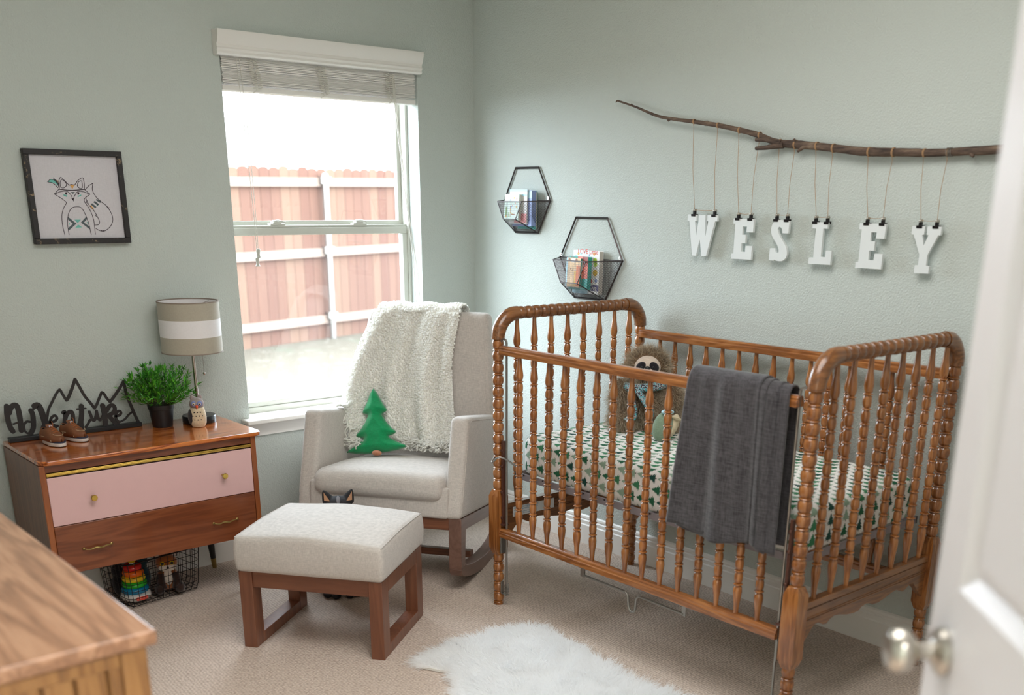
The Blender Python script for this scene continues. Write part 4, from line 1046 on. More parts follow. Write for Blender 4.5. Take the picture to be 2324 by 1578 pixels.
# sign
def sgn(P, w): 
    pts = cr([tuple(at_y(zx / 6.576, 820 + zy / 6.576, 4.062)[i] for i in (0, 2)) for zx, zy in P], 4)
    return pts, w * (3.2e-4 if w >= 42 else 2.6e-4)
sg = wthing('adventure_sign', 'black cutout sign reading Adventure with a mountain outline standing on the dresser', 'sign', (1.24, 4.062, 0.645))
strokes = [
 ([(690, 905), (700, 820), (722, 710), (765, 620), (812, 525), (852, 455), (885, 420)], 31, 0), ([(885, 420), (900, 440), (940, 510), (985, 580)], 34, 0), ([(985, 580), (1010, 550), (1060, 430), (1115, 268)], 40, 0),
 ([(1115, 268), (1150, 330), (1190, 400), (1260, 520), (1340, 615), (1405, 700)], 38, 0), ([(1405, 700), (1440, 640), (1470, 560), (1512, 462)], 33, 0), ([(1512, 462), (1535, 470), (1580, 540), (1635, 605)], 36, 0),
 ([(1635, 605), (1700, 520), (1770, 415), (1835, 302)], 38, 0), ([(1835, 302), (1860, 400), (1890, 520), (1945, 650), (2000, 780), (2062, 910)], 40, 0), ([(1770, 905), (1820, 885), (1870, 850), (1915, 795), (1975, 748)], 24, 0),
 ([(92, 668), (97, 780), (118, 900), (150, 990), (185, 1042)], 56, 0), ([(130, 770), (150, 700), (195, 655), (240, 660), (270, 740), (295, 880), (312, 1030)], 56, 0), ([(190, 935), (280, 905)], 22, 0),
 ([(440, 900), (390, 898), (352, 950), (360, 1030), (410, 1075), (470, 1060)], 30, 0), ([(452, 732), (480, 790), (492, 900), (488, 1000), (450, 1075)], 52, 0), ([(445, 735), (500, 700), (490, 655)], 30, 0),
 ([(508, 665), (560, 655), (600, 720), (640, 830), (668, 930)], 66, 0),
 ([(730, 900), (800, 895), (842, 850), (815, 808), (768, 830), (742, 900), (770, 960), (850, 960)], 34, 0),
 ([(935, 765), (962, 755), (962, 860), (950, 940)], 42, 0), ([(958, 880), (985, 800), (1030, 752), (1072, 770), (1085, 880), (1098, 960), (1125, 985)], 44, 0), ([(1125, 985), (1160, 930), (1185, 880)], 22, 0),
 ([(1205, 665), (1210, 790), (1200, 900), (1210, 980), (1240, 1040)], 54, 0), ([(1138, 712), (1270, 700)], 22, 0), ([(1245, 1010), (1300, 940), (1335, 870)], 30, 0),
 ([(1325, 752), (1350, 810), (1370, 870), (1400, 875), (1425, 810), (1432, 745)], 38, 0), ([(1432, 735), (1450, 820), (1475, 875), (1510, 850), (1530, 800)], 34, 0),
 ([(1522, 658), (1545, 760), (1560, 870), (1568, 985)], 58, 0), ([(1580, 740), (1625, 665), (1680, 655), (1705, 710), (1670, 770), (1600, 805)], 44, 0), ([(1605, 800), (1660, 860), (1710, 920), (1760, 950)], 46, 0),
 ([(1715, 815), (1775, 800), (1795, 760), (1765, 738), (1722, 780), (1722, 850), (1765, 905)], 36, 0), ([(680, 930), (640, 1000), (700, 1010), (800, 970)], 60, 0)]
b = MB()
for si, (P, w, _) in enumerate(strokes):
    pts, w_ = sgn(P, w); b.ribbon(pts, w_, (0, 4.059 - 0.00012 * si, 0), (1, 0, 0), (0, 0, 1), (0, 1, 0), 0.006)
b.build('cutout_lettering', 'blackpaint', sg, smooth=0)
MB().box(0.998, 1.482, 4.046, 4.078, 0.6455, 0.662).build('base_bar', 'black', sg, bevel=0.002)

# child's boat shoes
M['leather'] = plain('brown_leather', (118, 70, 40), 0.55, var=0.2, scale=60, bump=0.0005)
M['darkin'] = plain('dark_lining', (18, 20, 26), 0.9)
M['sole'] = plain('white_rubber', (214, 208, 202), 0.5)
M['navy'] = plain('navy_trim', (42, 44, 66), 0.6)
M['lace'] = plain('tan_lace', (156, 88, 42), 0.6)
M['stitch'] = plain('cream_stitching', (226, 206, 170), 0.8)
def shoe(label, loc, rz, first=None):
    if first:
        r = first.copy(); C.objects.link(r); r.location = loc; r.rotation_euler = (0, 0, rz); r['label'] = label
        for c0 in first.children: d = c0.copy(); C.objects.link(d); d.parent = r
        return r
    setorg(); t = thing('boat_shoe', label, 'shoe', loc, (0, 0, rz), "child's boat shoes on the dresser")
    def outline(k, n=36):
        pts = []
        for i in range(n):
            a_ = 2 * PI * i / n; y = -0.064 * math.cos(a_)                    # toe at -y
            w = (0.0265 if y < 0 else 0.0225) * k
            x = w * abs(math.sin(a_)) ** 0.75 * (1 if math.sin(a_) >= 0 else -1)
            pts.append((x + 0.003 * math.sin(a_ * 0.5), y * (0.98 + 0.02 * k)))
        return pts
    def slab(k, z0, z1, name, m):
        MB().prism(outline(k), (0, 0, z0), (1, 0, 0), (0, 1, 0), (0, 0, 1), z1 - z0).build(name, m, t, smooth=60, bevel=0.0012, fix=True)
    slab(1.02, 0.0, 0.003, 'outsole', 'darkin'); slab(1.08, 0.002, 0.014, 'midsole', 'sole'); slab(1.04, 0.013, 0.0185, 'foxing', 'navy')
    b = MB(); n_ = 24; rows_ = []
    for i in range(25):
        u = i / 24; y = -0.061 + 0.122 * u
        w = 0.0255 * math.sin(PI * min(1, 0.5 * min(1, u * 3.2) )) ** 0.8 * (1 - 0.12 * u) + 0.002
        if u > 0.85: w *= math.sqrt(max(0.05, 1 - ((u - 0.85) / 0.16) ** 2))
        hgt = 0.016 + 0.012 * min(1, u * 4) + 0.020 * max(0, min(1, (u - 0.22) / 0.3)) - (0.010 * max(0, (u - 0.62) / 0.2) if u < 0.82 else 0.008)
        for k in range(n_ + 1):
            a_ = PI * k / n_; b.v.append(Vector((-w * math.cos(a_), y, 0.017 + hgt * math.sin(a_) ** 0.62)))
    for i in range(24):
        for k in range(n_):
            if i > 13 and i < 23 and 7 < k < n_ - 8: continue       # foot opening
            a_ = i * (n_ + 1) + k; b.f.append([a_, a_ + 1, a_ + n_ + 2, a_ + n_ + 1]); b.mi.append(0)
    o_ = b.build('upper', 'leather', t, smooth=180); md = o_.modifiers.new('t', 'SOLIDIFY'); md.thickness = 0.0022
    MB().ell((0, 0.026, 0.030), (0.0165, 0.030, 0.012)).build('lining', 'darkin', t)
    b = MB(); b.box(-0.011, 0.011, -0.001, 0.001, 0, 0.034, Matrix.Translation((0, 0.004, 0.042)) @ Matrix.Rotation(R(-28), 4, 'X')); b.build('tongue', 'leather', t, bevel=0.004)
    b = MB()
    for y, z in ((-0.026, 0.0475), (-0.016, 0.0535), (-0.006, 0.058)):
        b.tube([(-0.016, y + 0.004, z - 0.007), (-0.008, y, z + 0.001), (0.0, y - 0.001, z + 0.003), (0.008, y, z + 0.001), (0.016, y + 0.003, z - 0.007)], 0.0016, 6)
    b.tube([(-0.010, -0.004, 0.060), (-0.002, 0.0, 0.068), (0.008, -0.003, 0.060)], 0.0015, 6); b.tube([(0.004, -0.002, 0.062), (0.01, 0.004, 0.075), (0.006, 0.006, 0.083)], 0.0014, 6)
    b.build('laces', 'lace', t)
    b = MB()
    for k in range(15):
        a_ = R(200 + 140 * k / 14); a2 = R(200 + 140 * (k + 0.55) / 14)
        b.tube([(0.0195 * math.cos(q), -0.030 + 0.026 * math.sin(q), 0.0400 + 0.006 * (1 + math.sin(q)) + 0.0015) for q in (a_, a2)], 0.0009, 4)
    for s_ in (-1, 1): b.tube([(s_ * 0.0255, -0.032, 0.020), (s_ * 0.0240, -0.026, 0.032), (s_ * 0.018, -0.020, 0.046)], 0.0009, 5); b.tube([(s_ * 0.0245, 0.01, 0.032), (s_ * 0.0235, 0.035, 0.031)], 0.0014, 5)
    b.build('stitching', 'stitch', t)
    b = MB(); b.box(-0.006, 0.006, -0.0005, 0.0005, 0, 0.009, Matrix.Translation((0, 0.0015, 0.062)) @ Matrix.Rotation(R(-28), 4, 'X')); b.build('tongue_tab', plain('woven_tab', (190, 180, 186), 0.7), t)
    return t
s1 = shoe('left of the two small brown leather boat shoes on the dresser, nearest its edge', (1.112, 3.930, 0.6455), R(12))
shoe('right of the two small brown leather boat shoes, its heel against the sign', (1.196, 3.962, 0.6455), R(20), s1)

# potted plant
pl = wthing('potted_plant', 'bushy green artificial plant in a black plastic pot on the dresser', 'plant', (1.545, 4.000, 0.6455))
b = MB(); px_, py_, pz_ = 1.545, 4.0, 0.6455
b.lathe([(0.037, 0.0), (0.038, 0.002), (0.046, 0.070), (0.049, 0.071), (0.0505, 0.088), (0.0475, 0.089), (0.045, 0.080), (0.0, 0.079)], 32, (px_, py_, pz_), cap=False); b.lathe([(0.0, 0.0), (0.037, 0.0)], 32, (px_, py_, pz_), cap=False)
b.build('plant_pot', 'black', pl)
a = NT('plant_leaf'); ge = a.n('ShaderNodeNewGeometry'); M['leaf'] = a.fin(a.ramp(ge.outputs['Random Per Island'], [(0, srgb(30, 96, 22)), (0.4, srgb(62, 150, 36)), (0.8, srgb(112, 196, 60)), (1, srgb(18, 58, 22))]), 0.4)
a.p.inputs['Subsurface Weight'].default_value = 0.0
M['stem'] = plain('plant_stem', (60, 70, 40), 0.6)
rng = random.Random(5); b = MB(); bs = MB()
def leaf(b, p, d, L_, w):
    d = d.normalized(); side = d.cross(Vector((rng.uniform(-.4, .4), rng.uniform(-.4, .4), 1))).normalized(); up_ = side.cross(d)
    v0 = p; v1 = p + d * L_ * 0.35 + side * w + up_ * 0.001; v2 = p + d * L_ * 0.35 - side * w + up_ * 0.001; vm = p + d * L_ * 0.4 - up_ * w * 0.35; v3 = p + d * L_ - up_ * 0.002 - Vector((0, 0, L_ * 0.1)); 
    b.add([v0, v1, vm, v2, v3], [(0, 1, 2), (0, 2, 3), (1, 4, 2), (2, 4, 3)])
for k in range(95):
    az = rng.uniform(0, 2 * PI); el = rng.uniform(0.15, 1.45); L_ = rng.uniform(0.10, 0.150) * (0.85 + 0.22 * math.sin(el))
    d = Vector((math.cos(az) * math.cos(el), math.sin(az) * math.cos(el), math.sin(el)))
    p = Vector((px_ + 0.022 * math.cos(az), py_ + 0.022 * math.sin(az), pz_ + 0.082)); pts = [p.copy()]
    for m_ in range(7): p = p + d * L_ / 7; d = (d + Vector((0, 0, 0.045))).normalized(); p.y = min(p.y, 4.105); pts.append(p.copy())
    bs.tube(pts, [0.0012 - 0.00012 * i for i in range(8)], 4)
    for i in range(2, 8):
        for q in range(3 if i < 7 else 6):
            dd = (d * rng.uniform(0.5, 1.3) + Vector((rng.uniform(-1, 1), rng.uniform(-1, 1), rng.uniform(-0.5, 0.9))) * 0.8)
            q_ = pts[i] + Vector((rng.uniform(-.002, .002),) * 3); q2 = dd.normalized() * 0.03 + q_
            if q2.y < 4.112: leaf(b, q_, dd, rng.uniform(0.018, 0.034), rng.uniform(0.0026, 0.0042))
b.build('foliage', 'leaf', pl, smooth=0); bs.build('stems', 'stem', pl)

# lamp
lm = wthing('table_lamp', 'table lamp with a striped taupe and white drum shade on the dresser', 'lamp', (1.694, 3.997, 0.6455))
lx, ly, lz = 1.694, 3.997, 0.6455
MB().lathe([(0.0, 0.0), (0.064, 0.0), (0.065, 0.002), (0.065, 0.025), (0.063, 0.028), (0.0, 0.0285)], 48, (lx, ly, lz), cap=False).build('lamp_base', plain('black_metal_base', (44, 46, 50), 0.28, 0.4), lm)
MB().lathe([(0.0065, 0.028), (0.0065, 0.36)], 16, (lx, ly, lz)).build('stem', 'steel', lm)
b = MB(); rs, z0, z1 = 0.115, 0.924, 1.116; z_a, z_b = z0 + 0.32 * (z1 - z0), z0 + 0.66 * (z1 - z0)
for k, (za, zb) in enumerate(((z0, z_a), (z_a, z_b), (z_b, z1))):
    b.m = 1 if k == 1 else 0; b.lathe([(rs, za), (rs, zb)], 64, (lx, ly, 0), cap=False)
b.m = 1; b.lathe([(rs - 0.002, z1), (rs - 0.002, z0)], 64, (lx, ly, 0), cap=False)
b.build('lamp_shade', ['shadegrey', 'shadewhite'], lm, smooth=60)
M['binding'] = plain('taupe_binding', (138, 124, 112), 0.7)
for zz in (z0, z1): MB().lathe([(rs - 0.0025, zz - 0.002), (rs + 0.0012, zz - 0.002), (rs + 0.0012, zz + 0.002), (rs - 0.0025, zz + 0.002), (rs - 0.0025, zz - 0.002)], 64, (lx, ly, 0), cap=False).build('shade_rim', 'binding', lm)
b = MB()
for k in range(3): t = 2 * PI * k / 3 + 0.4; b.tube([(lx, ly, 1.09), (lx + (rs - 0.002) * math.cos(t), ly + (rs - 0.002) * math.sin(t), 1.108)], 0.0014, 6)
b.lathe([(0.016, 1.0), (0.016, 1.04)], 14, (lx, ly, 0)); b.build('shade_spider', 'steel', lm)
MB().lathe([(0.012, 1.035), (0.02, 1.052), (0.028, 1.075), (0.024, 1.095), (0.0, 1.105)], 20, (lx, ly, 0), cap=False).build('bulb', 'white', lm)
b = MB(); z = 0.925
while z > 0.842: b.ell((lx + 0.030, ly - 0.02, z), 0.0015, 6, 4); z -= 0.0042
b.ell((lx + 0.030, ly - 0.02, 0.838), 0.0055, 12, 8); b.build('pull_chain', 'steel', lm)

# felt owl
ow = wthing('felt_owl', 'small grey and cream felted owl with an orange beak in front of the lamp', 'owl figurine', (1.652, 3.910, 0.6455))
M['feltcream'] = fabric('cream_felt', (214, 200, 170), 500); M['feltgrey'] = fabric('grey_felt', (150, 138, 134), 500); M['feltdark'] = fabric('dark_felt', (48, 44, 48), 500); M['feltblue'] = fabric('blue_felt', (118, 128, 176), 500); M['feltorange'] = fabric('orange_felt', (226, 96, 60), 500)
ox, oy, oz = 1.652, 3.910, 0.6455
MB().lathe([(0.0, 0), (0.020, 0.001), (0.026, 0.012), (0.0275, 0.030), (0.025, 0.050), (0.022, 0.062), (0.0, 0.064)], 24, (ox, oy, oz), cap=False).build('body', 'feltcream', ow)
b = MB(); b.ell((ox, oy, oz + 0.074), (0.0245, 0.022, 0.020))
for s_ in (-1, 1): b.ell((ox + s_ * 0.013, oy + 0.002, oz + 0.093), (0.0075, 0.005, 0.009))
b.build('head', 'feltgrey', ow)
b = MB(); b.ell((ox - 0.021, oy + 0.004, oz + 0.032), (0.010, 0.017, 0.026)); b.ell((ox + 0.024, oy + 0.006, oz + 0.032), (0.006, 0.015, 0.026)); b.build('wing', 'feltdark', ow)
fd_ = Vector((-0.40, -0.90, 0)).normalized(); sd_ = Vector((0.90, -0.40, 0)).normalized()
for s_ in (-1, 1):
    c_ = Vector((ox, oy, oz + 0.076)) + fd_ * 0.0185 + sd_ * s_ * 0.0095
    MB().ell(c_, (0.0095, 0.006, 0.009)).build('eye_ring', 'feltblue', ow); MB().ell(c_ + fd_ * 0.005, (0.0045, 0.003, 0.0045)).build('eye_white', 'feltcream', ow); MB().ell(c_ + fd_ * 0.0075, 0.0022, 8, 6).build('pupil', 'feltdark', ow)
MB().lathe([(0.005, 0), (0.0035, 0.006), (0.0, 0.012)], 10, Vector((ox, oy, oz + 0.070)) + fd_ * 0.021, (fd_.x * 0.6, fd_.y * 0.6, -0.9), cap=False).build('beak', 'feltorange', ow)
b = MB()
for r_ in range(3):
    for k in range(3 if r_ != 1 else 4):
        c_ = Vector((ox, oy, oz + 0.050 - r_ * 0.012)) + sd_ * ((k - (1 if r_ != 1 else 1.5)) * 0.010); off = math.sqrt(max(0, 0.0262 ** 2 - ((k - (1 if r_ != 1 else 1.5)) * 0.010) ** 2)); b.ell(c_ + fd_ * off, 0.0022, 8, 6)
b.build('chest_spots', 'feltdark', ow)
for c0 in ow.children: c0.scale = (1.18, 1.18, 1.22)
#@@@MORE
# ------------------------------------------------------------------ framed fox drawing
YP = YW - 0.016
fp = wthing('framed_picture', 'square black distressed frame holding a line drawing of a fox with feathers', 'picture', (1.369, YW, 1.489))
px0, px1, pz0, pz1 = 1.198, 1.540, 1.330, 1.649; bw = 0.019
for q in ((px0, px1, pz1 - bw, pz1), (px0, px1, pz0, pz0 + bw), (px0, px0 + bw, pz0 + bw, pz1 - bw), (px1 - bw, px1, pz0 + bw, pz1 - bw)):
    MB().box(q[0], q[1], YW - 0.028, YW - 0.001, q[2], q[3]).build('frame_side', 'frame', fp, bevel=0.0018)
cv_ = MB().box(px0 + bw, px1 - bw, YP + 0.001, YP + 0.006, pz0 + bw, pz1 - bw).build('canvas', 'canvas', fp, smooth=0)
def fx(P, n=5, close=False):
    o_ = []
    for zx, zy in P:
        p = at_y(zx / 5.259, 300 + zy / 5.259, YP); o_.append((p.x, p.z))
    return cr(o_, n) if n else o_
b = MB(); KW = (0, YP + 0.0008, 0), (1, 0, 0), (0, 0, 1), (0, -1, 0)
def ln(P, w=6, n=5): b.ribbon(fx(P, n), w * 2.9e-4, *KW, 0.0010)
for P in ([(695, 655), (700, 585), (720, 540), (768, 580), (822, 636)], [(722, 662), (714, 605), (735, 568), (782, 605), (788, 640), (755, 668), (722, 662)], [(820, 636), (850, 626), (886, 636)], [(886, 636), (930, 575), (983, 545), (1000, 600), (1005, 682)],
          [(920, 645), (930, 600), (970, 585), (978, 665), (945, 670), (920, 645)], [(700, 682), (645, 740)], [(645, 740), (720, 785), (780, 830), (790, 852)], [(1008, 688), (1070, 740)], [(1070, 742), (1003, 798), (1010, 842)],
          [(650, 742), (720, 712), (800, 710), (848, 760), (862, 800)], [(1068, 745), (1000, 715), (925, 712), (888, 760), (874, 800)], [(790, 850), (755, 910), (735, 1000), (745, 1120), (770, 1225)], [(1010, 840), (1070, 930), (1115, 1050), (1135, 1222)],
          [(822, 1225), (803, 1100), (812, 985), (850, 910), (905, 893), (968, 905), (1018, 990), (1058, 1100), (1085, 1225)], [(1012, 690), (1055, 642), (1105, 612)], [(1105, 612), (1100, 690), (1140, 770), (1205, 832), (1272, 885), (1330, 980), (1342, 1060), (1310, 1130), (1245, 1180), (1190, 1178), (1140, 1150)],
          [(1022, 795), (1040, 830), (1060, 872), (1112, 930), (1150, 992), (1185, 1070), (1170, 1105), (1135, 1110)], [(870, 800), (876, 826)], [(1032, 820), (1022, 840), (1045, 850)], [(1145, 985), (1140, 1000), (1160, 1012)], [(1270, 885), (1285, 905), (1298, 900)], [(1200, 1180), (1215, 1172), (1245, 1182)],
          [(565, 595), (600, 565), (655, 578), (700, 630), (705, 680)], [(570, 597), (630, 610), (690, 665)]): ln(P)
ln([(700, 682), (780, 692), (870, 696), (1005, 684)], 10)
def fill(P): b.prism(fx(P, 0), *KW, 0.0006)
for c_, r_ in (((786, 733), (11, 16)), ((932, 732), (11, 16))): fill([(c_[0] + r_[0] * math.cos(t * PI / 6), c_[1] + r_[1] * math.sin(t * PI / 6)) for t in range(12)])
fill([(848, 792), (886, 792), (868, 818)])
b.build('fox_outline', 'ink', cv_, smooth=0)
for nm, mt_, polys in (('teal_marks', 'teal', [[(754, 742), (796, 756), (796, 776), (756, 760)], [(924, 762), (966, 746), (966, 762), (924, 778)], [(885, 1046), (962, 1045), (925, 1087)], [(895, 1143), (978, 1138), (930, 1104)], [(572, 594), (602, 566), (655, 580), (690, 640), (640, 606)], [(818, 1078), (834, 1096), (820, 1112)], [(1030, 1070), (1048, 1078), (1046, 1100)], [(1150, 868), (1168, 858), (1160, 884)]]),
                       ('slate_marks', 'slate', [[(810, 1012), (908, 1094), (814, 1180), (812, 1146), (866, 1094), (810, 1044)], [(1028, 1008), (962, 1080), (1078, 1168), (1066, 1128), (998, 1080), (1036, 1038)], [(628, 540), (688, 588), (694, 642), (652, 590)], [(842, 716), (892, 716), (868, 738)]]), ('tail_band', 'slate', [[(1150, 800), (1205, 832), (1192, 846), (1140, 812)], [(1128, 822), (1178, 862), (1164, 878), (1112, 838)], [(1096, 850), (1148, 894), (1134, 908), (1080, 866)]]),
                       ('orange_marks', 'orange', [[(826, 628), (886, 626), (862, 680)], [(672, 570), (690, 580), (692, 608)], [(1066, 880), (1084, 872), (1118, 918), (1106, 928)]])):
    b = MB()
    for P in polys: fill(P)
    b.build(nm, mt_, cv_, smooth=0)

# ------------------------------------------------------------------ branch, twine, clips and letters
XB = 3.165
br = wthing('wall_branch', 'long knobbly dry branch hung along the right wall above the crib', 'branch', (XB, 2.2, 1.70))
bp = [(3.171, 1.862, .0022), (3.166, 1.868, .003), (3.151, 1.864, .0035), (3.066, 1.841, .004), (2.948, 1.804, .0055), (2.857, 1.788, .006), (2.759, 1.775, .0072), (2.643, 1.758, .008), (2.541, 1.738, .009), (2.462, 1.719, .0098), (2.384, 1.693, .0115), (2.309, 1.685, .0135), (2.22, 1.677, .0125), (2.133, 1.667, .0125), (2.049, 1.657, .0135), (1.968, 1.652, .0135), (1.89, 1.650, .0125), (1.815, 1.647, .012), (1.742, 1.647, .0115), (1.672, 1.649, .0125), (1.626, 1.649, .013), (1.52, 1.655, .013), (1.40, 1.668, .0135)]
c_ = cr([(y, z, r) for y, z, r in bp], 6); rng = random.Random(3)
P_ = [Vector((XB + 0.006 * math.sin(i * 0.13), y, z)) for i, (y, z, r) in enumerate(c_)]
rr = [r * (1 + 0.10 * mnoise.noise((y * 30, 0, 2)) + 0.06 * mnoise.noise((y * 90, 5, 2))) for y, z, r in c_]
b = MB(); b.tube(P_, rr, 12)
for pts, r_ in (([(2.362, 1.690), (2.392, 1.697), (2.425, 1.703), (2.466, 1.704)], [.011, .0085, .0075, .006]), ([(2.350, 1.684), (2.385, 1.681), (2.42, 1.677), (2.463, 1.676)], [.011, .009, .0075, .006]), ([(2.245, 1.682), (2.262, 1.675), (2.285, 1.662)], [.009, .007, .005]), ([(2.302, 1.690), (2.306, 1.702)], [.009, .004]), ([(2.88, 1.790), (2.886, 1.783)], [.006, .004]), ([(3.08, 1.844), (3.078, 1.852)], [.004, .002]), ([(1.665, 1.640), (1.655, 1.632)], [.007, .004])):
    b.tube([(XB + (-0.006 if k else 0), y, z) for k, (y, z) in enumerate(pts)], r_, 8)
b.build('branch_wood', 'bark', br, smooth=60)
for y in (2.700, 1.735):
    z, r = [(z, r) for yy, z, r in c_ if abs(yy - y) < 0.02][0]
    b = MB()
    for k in range(4): b.tube([(XB + (r + .0012) * math.cos(t), y + (k - 1.5) * 0.0045 + 0.002 * math.sin(t), z + (r + .0012) * math.sin(t)) for t in [2 * PI * q / 14 for q in range(15)]], 0.0009, 5)
    b.tube([(XB + r, y, z), (XW - 0.001, y + 0.003, z + 0.004)], 0.0012, 5); b.build('hanging_wire', 'greymetal', br)
def branch_at(y):
    k = min(range(len(c_)), key=lambda i: abs(c_[i][0] - y)); return c_[k][1], rr[k], P_[k].x
XL = 3.163
def pr_(poly): return poly
shapes = {
 'E': [[(0, 0), (1, 0), (1, .34), (.68, .34), (.68, .19), (.48, .19), (.48, .40), (.66, .40), (.66, .61), (.48, .61), (.48, .81), (.68, .81), (.68, .67), (1, .67), (1, 1), (0, 1), (0, .87), (.1, .87), (.1, .13), (0, .13)]],
 'L': [[(0, 0), (1, 0), (1, .34), (.74, .34), (.74, .18), (.54, .18), (.54, .85), (.72, .85), (.72, 1), (.04, 1), (.04, .85), (.20, .85), (.20, .15), (0, .15)]],
 'Y': [[(0, 1), (.44, 1), (.44, .82), (.38, .82), (.47, .60), (.59, .82), (.52, .82), (.52, 1), (1, 1), (1, .82), (.92, .82), (.64, .40), (.64, .17), (.75, .17), (.75, 0), (.25, 0), (.25, .17), (.36, .17), (.36, .40), (.08, .82), (0, .82)]],
 'W': [[(.00, 1), (.31, 1), (.31, .85), (.26, .85), (.325, .50), (.375, .85), (.375, 1), (.60, 1), (.60, .85), (.64, .50), (.70, .85), (.665, .85), (.665, 1), (1, 1), (1, .85), (.93, .85), (.70, 0), (.54, 0), (.455, .40), (.36, 0), (.22, 0), (.06, .85), (.00, .85)]],
}
Sp = [(2.2968, 1.4376), (2.2972, 1.3953), (2.3230, 1.3954), (2.3272, 1.4107), (2.3371, 1.4165), (2.3433, 1.4062), (2.3293, 1.3822), (2.3026, 1.3504), (2.2965, 1.3219), (2.3106, 1.3037), (2.3349, 1.3015), (2.3500, 1.3060), (2.3510, 1.3020), (2.3720, 1.3030), (2.3710, 1.3438), (2.3488, 1.3446), (2.3449, 1.3324), (2.3366, 1.3286), (2.3323, 1.3370), (2.3423, 1.3572), (2.3662, 1.3851), (2.3730, 1.4095), (2.3633, 1.4322), (2.3408, 1.4407), (2.3200, 1.4370), (2.3190, 1.4390)]
def smooth_poly(P, sharp, n=5):
    out = []; m = len(P)
    for i in range(m):
        a_, b_, c1, d_ = [np.array(P[(i + k) % m]) for k in (-1, 0, 1, 2)]
        if i % m in sharp and (i + 1) % m in sharp: out.append(tuple(b_)); continue
        if i % m in sharp: a_ = b_
        if (i + 1) % m in sharp: d_ = c1
        for k in range(n):
            t = k / n; out.append(tuple(0.5 * ((2 * b_) + (c1 - a_) * t + (2 * a_ - 5 * b_ + 4 * c1 - d_) * t * t + (3 * b_ - a_ - 3 * c1 + d_) * t ** 3)))
    return out
info = [('W', 2.764, 2.619, 1.303, 1.451, [(2.754, 2.735), (2.641, 2.637)], 'first white wooden letter, the W, hanging furthest left under the branch'),
        ('E', 2.543, 2.451, 1.300, 1.441, [(2.545, 2.525), (2.457, 2.469)], 'white wooden letter E hanging between the W and the S'),
        ('S', 2.373, 2.297, 1.301, 1.440, [(2.369, 2.355), (2.303, 2.310)], 'white wooden letter S hanging from the branch'),
        ('L', 2.204, 2.115, 1.299, 1.436, [(2.213, 2.192), (2.145, 2.146)], 'white wooden letter L hanging from the branch'),
        ('E', 2.018, 1.921, 1.295, 1.436, [(2.008, 1.993), (1.923, 1.936)], 'white wooden letter E hanging between the L and the Y'),
        ('Y', 1.828, 1.728, 1.290, 1.432, [(1.820, 1.803), (1.743, 1.748)], 'white wooden letter Y hanging at the right end of the name')]
for k, (ch_, ya, yb, z0, z1, tw, lab) in enumerate(info):
    lo = wthing('hanging_letter', lab, 'letter', (XL, (ya + yb) / 2, z0), 'white letters hanging from the branch')
    b = MB()
    if ch_ == 'S': b.prism(smooth_poly(Sp, {0, 1, 2, 11, 12, 13, 14, 15, 24, 25}), (XL, 0, 0), (0, 1, 0), (0, 0, 1), (1, 0, 0), 0.011)
    else:
        for P in shapes[ch_]: b.prism([((y), z) for y, z in P], (XL, ya, z0), (0, yb - ya, 0), (0, 0, z1 - z0), (1, 0, 0), 0.011)
    b.build('letter_' + ch_.lower() if False else 'wooden_letter', 'white', lo, smooth=25, bevel=0.0008, fix=True)
    nm = {0: 'W', 1: 'first E', 2: 'S', 3: 'L', 4: 'second E', 5: 'Y'}[k]
    zt = z1 - 0.002
    for j, (yt, ybm) in enumerate(tw):
        cl = wthing('bulldog_clip', '%s black bulldog clip gripping the letter %s' % (('left', 'right')[j], nm), 'clip', (XL + 0.005, ybm, zt), 'clips holding the white letters')
        b = MB()
        for sx in (-1, 1): b.prism([(0, -0.004), (0.0018, -0.004), (0.003, 0.004), (0.001, 0.005)] if sx > 0 else [(-0.0018, -0.004), (0, -0.004), (-0.001, 0.005), (-0.003, 0.004)], (XL + 0.0055 + sx * 0.0062, ybm + 0.0100, zt), (1, 0, 0), (0, 0, 1), (0, -1, 0), 0.020)
        b.box(XL - 0.0005, XL + 0.0115, ybm - 0.0042, ybm + 0.0042, zt + 0.003, zt + 0.014)
        b.build('jaws', 'darkmetal', cl, bevel=0.0008, smooth=30)
        MB().ell((XL + 0.001, ybm, zt + 0.018), 0.0052, 14, 10).build('ball_handle', 'nickel', cl); MB().ell((XL + 0.011, ybm, zt + 0.018), 0.0052, 14, 10).build('ball_handle', 'nickel', cl)
    tl = wthing('jute_twine', 'thin jute twine tying the letter %s to the branch' % nm, 'twine', (XL, (tw[0][1] + tw[1][1]) / 2, z1 + 0.016), 'twine holding the letters')
    b = MB()
    for yt, ybm in tw:
        zb, rb_, xb = branch_at(yt)
        b.tube([(xb - rb_ - 0.001, yt, zb), (xb - rb_ * 0.8, yt - 0.0015, zb - rb_), (xb - rb_ * 0.5, yt - 0.002, zb - rb_ - 0.012), ((xb + XL) / 2 - 0.004, (yt + ybm) / 2 + 0.002, (zb + z1) / 2), (XL + 0.004, ybm, z1 + 0.018)], 0.00085, 5)
        for q in (-0.0022, 0.0, 0.0022): b.tube([(xb + (rb_ + .0008) * math.cos(t), yt + q, zb + (rb_ + .0008) * math.sin(t)) for t in [2 * PI * m_ / 14 for m_ in range(15)]], 0.0010, 5)
    b.tube([(XL + 0.006, tw[0][1], z1 + 0.017), (XL + 0.005, (tw[0][1] + tw[1][1]) / 2, z1 + 0.0155), (XL + 0.006, tw[1][1], z1 + 0.017)], 0.00085, 5)
    b.build('twine_strand', 'twine', tl)

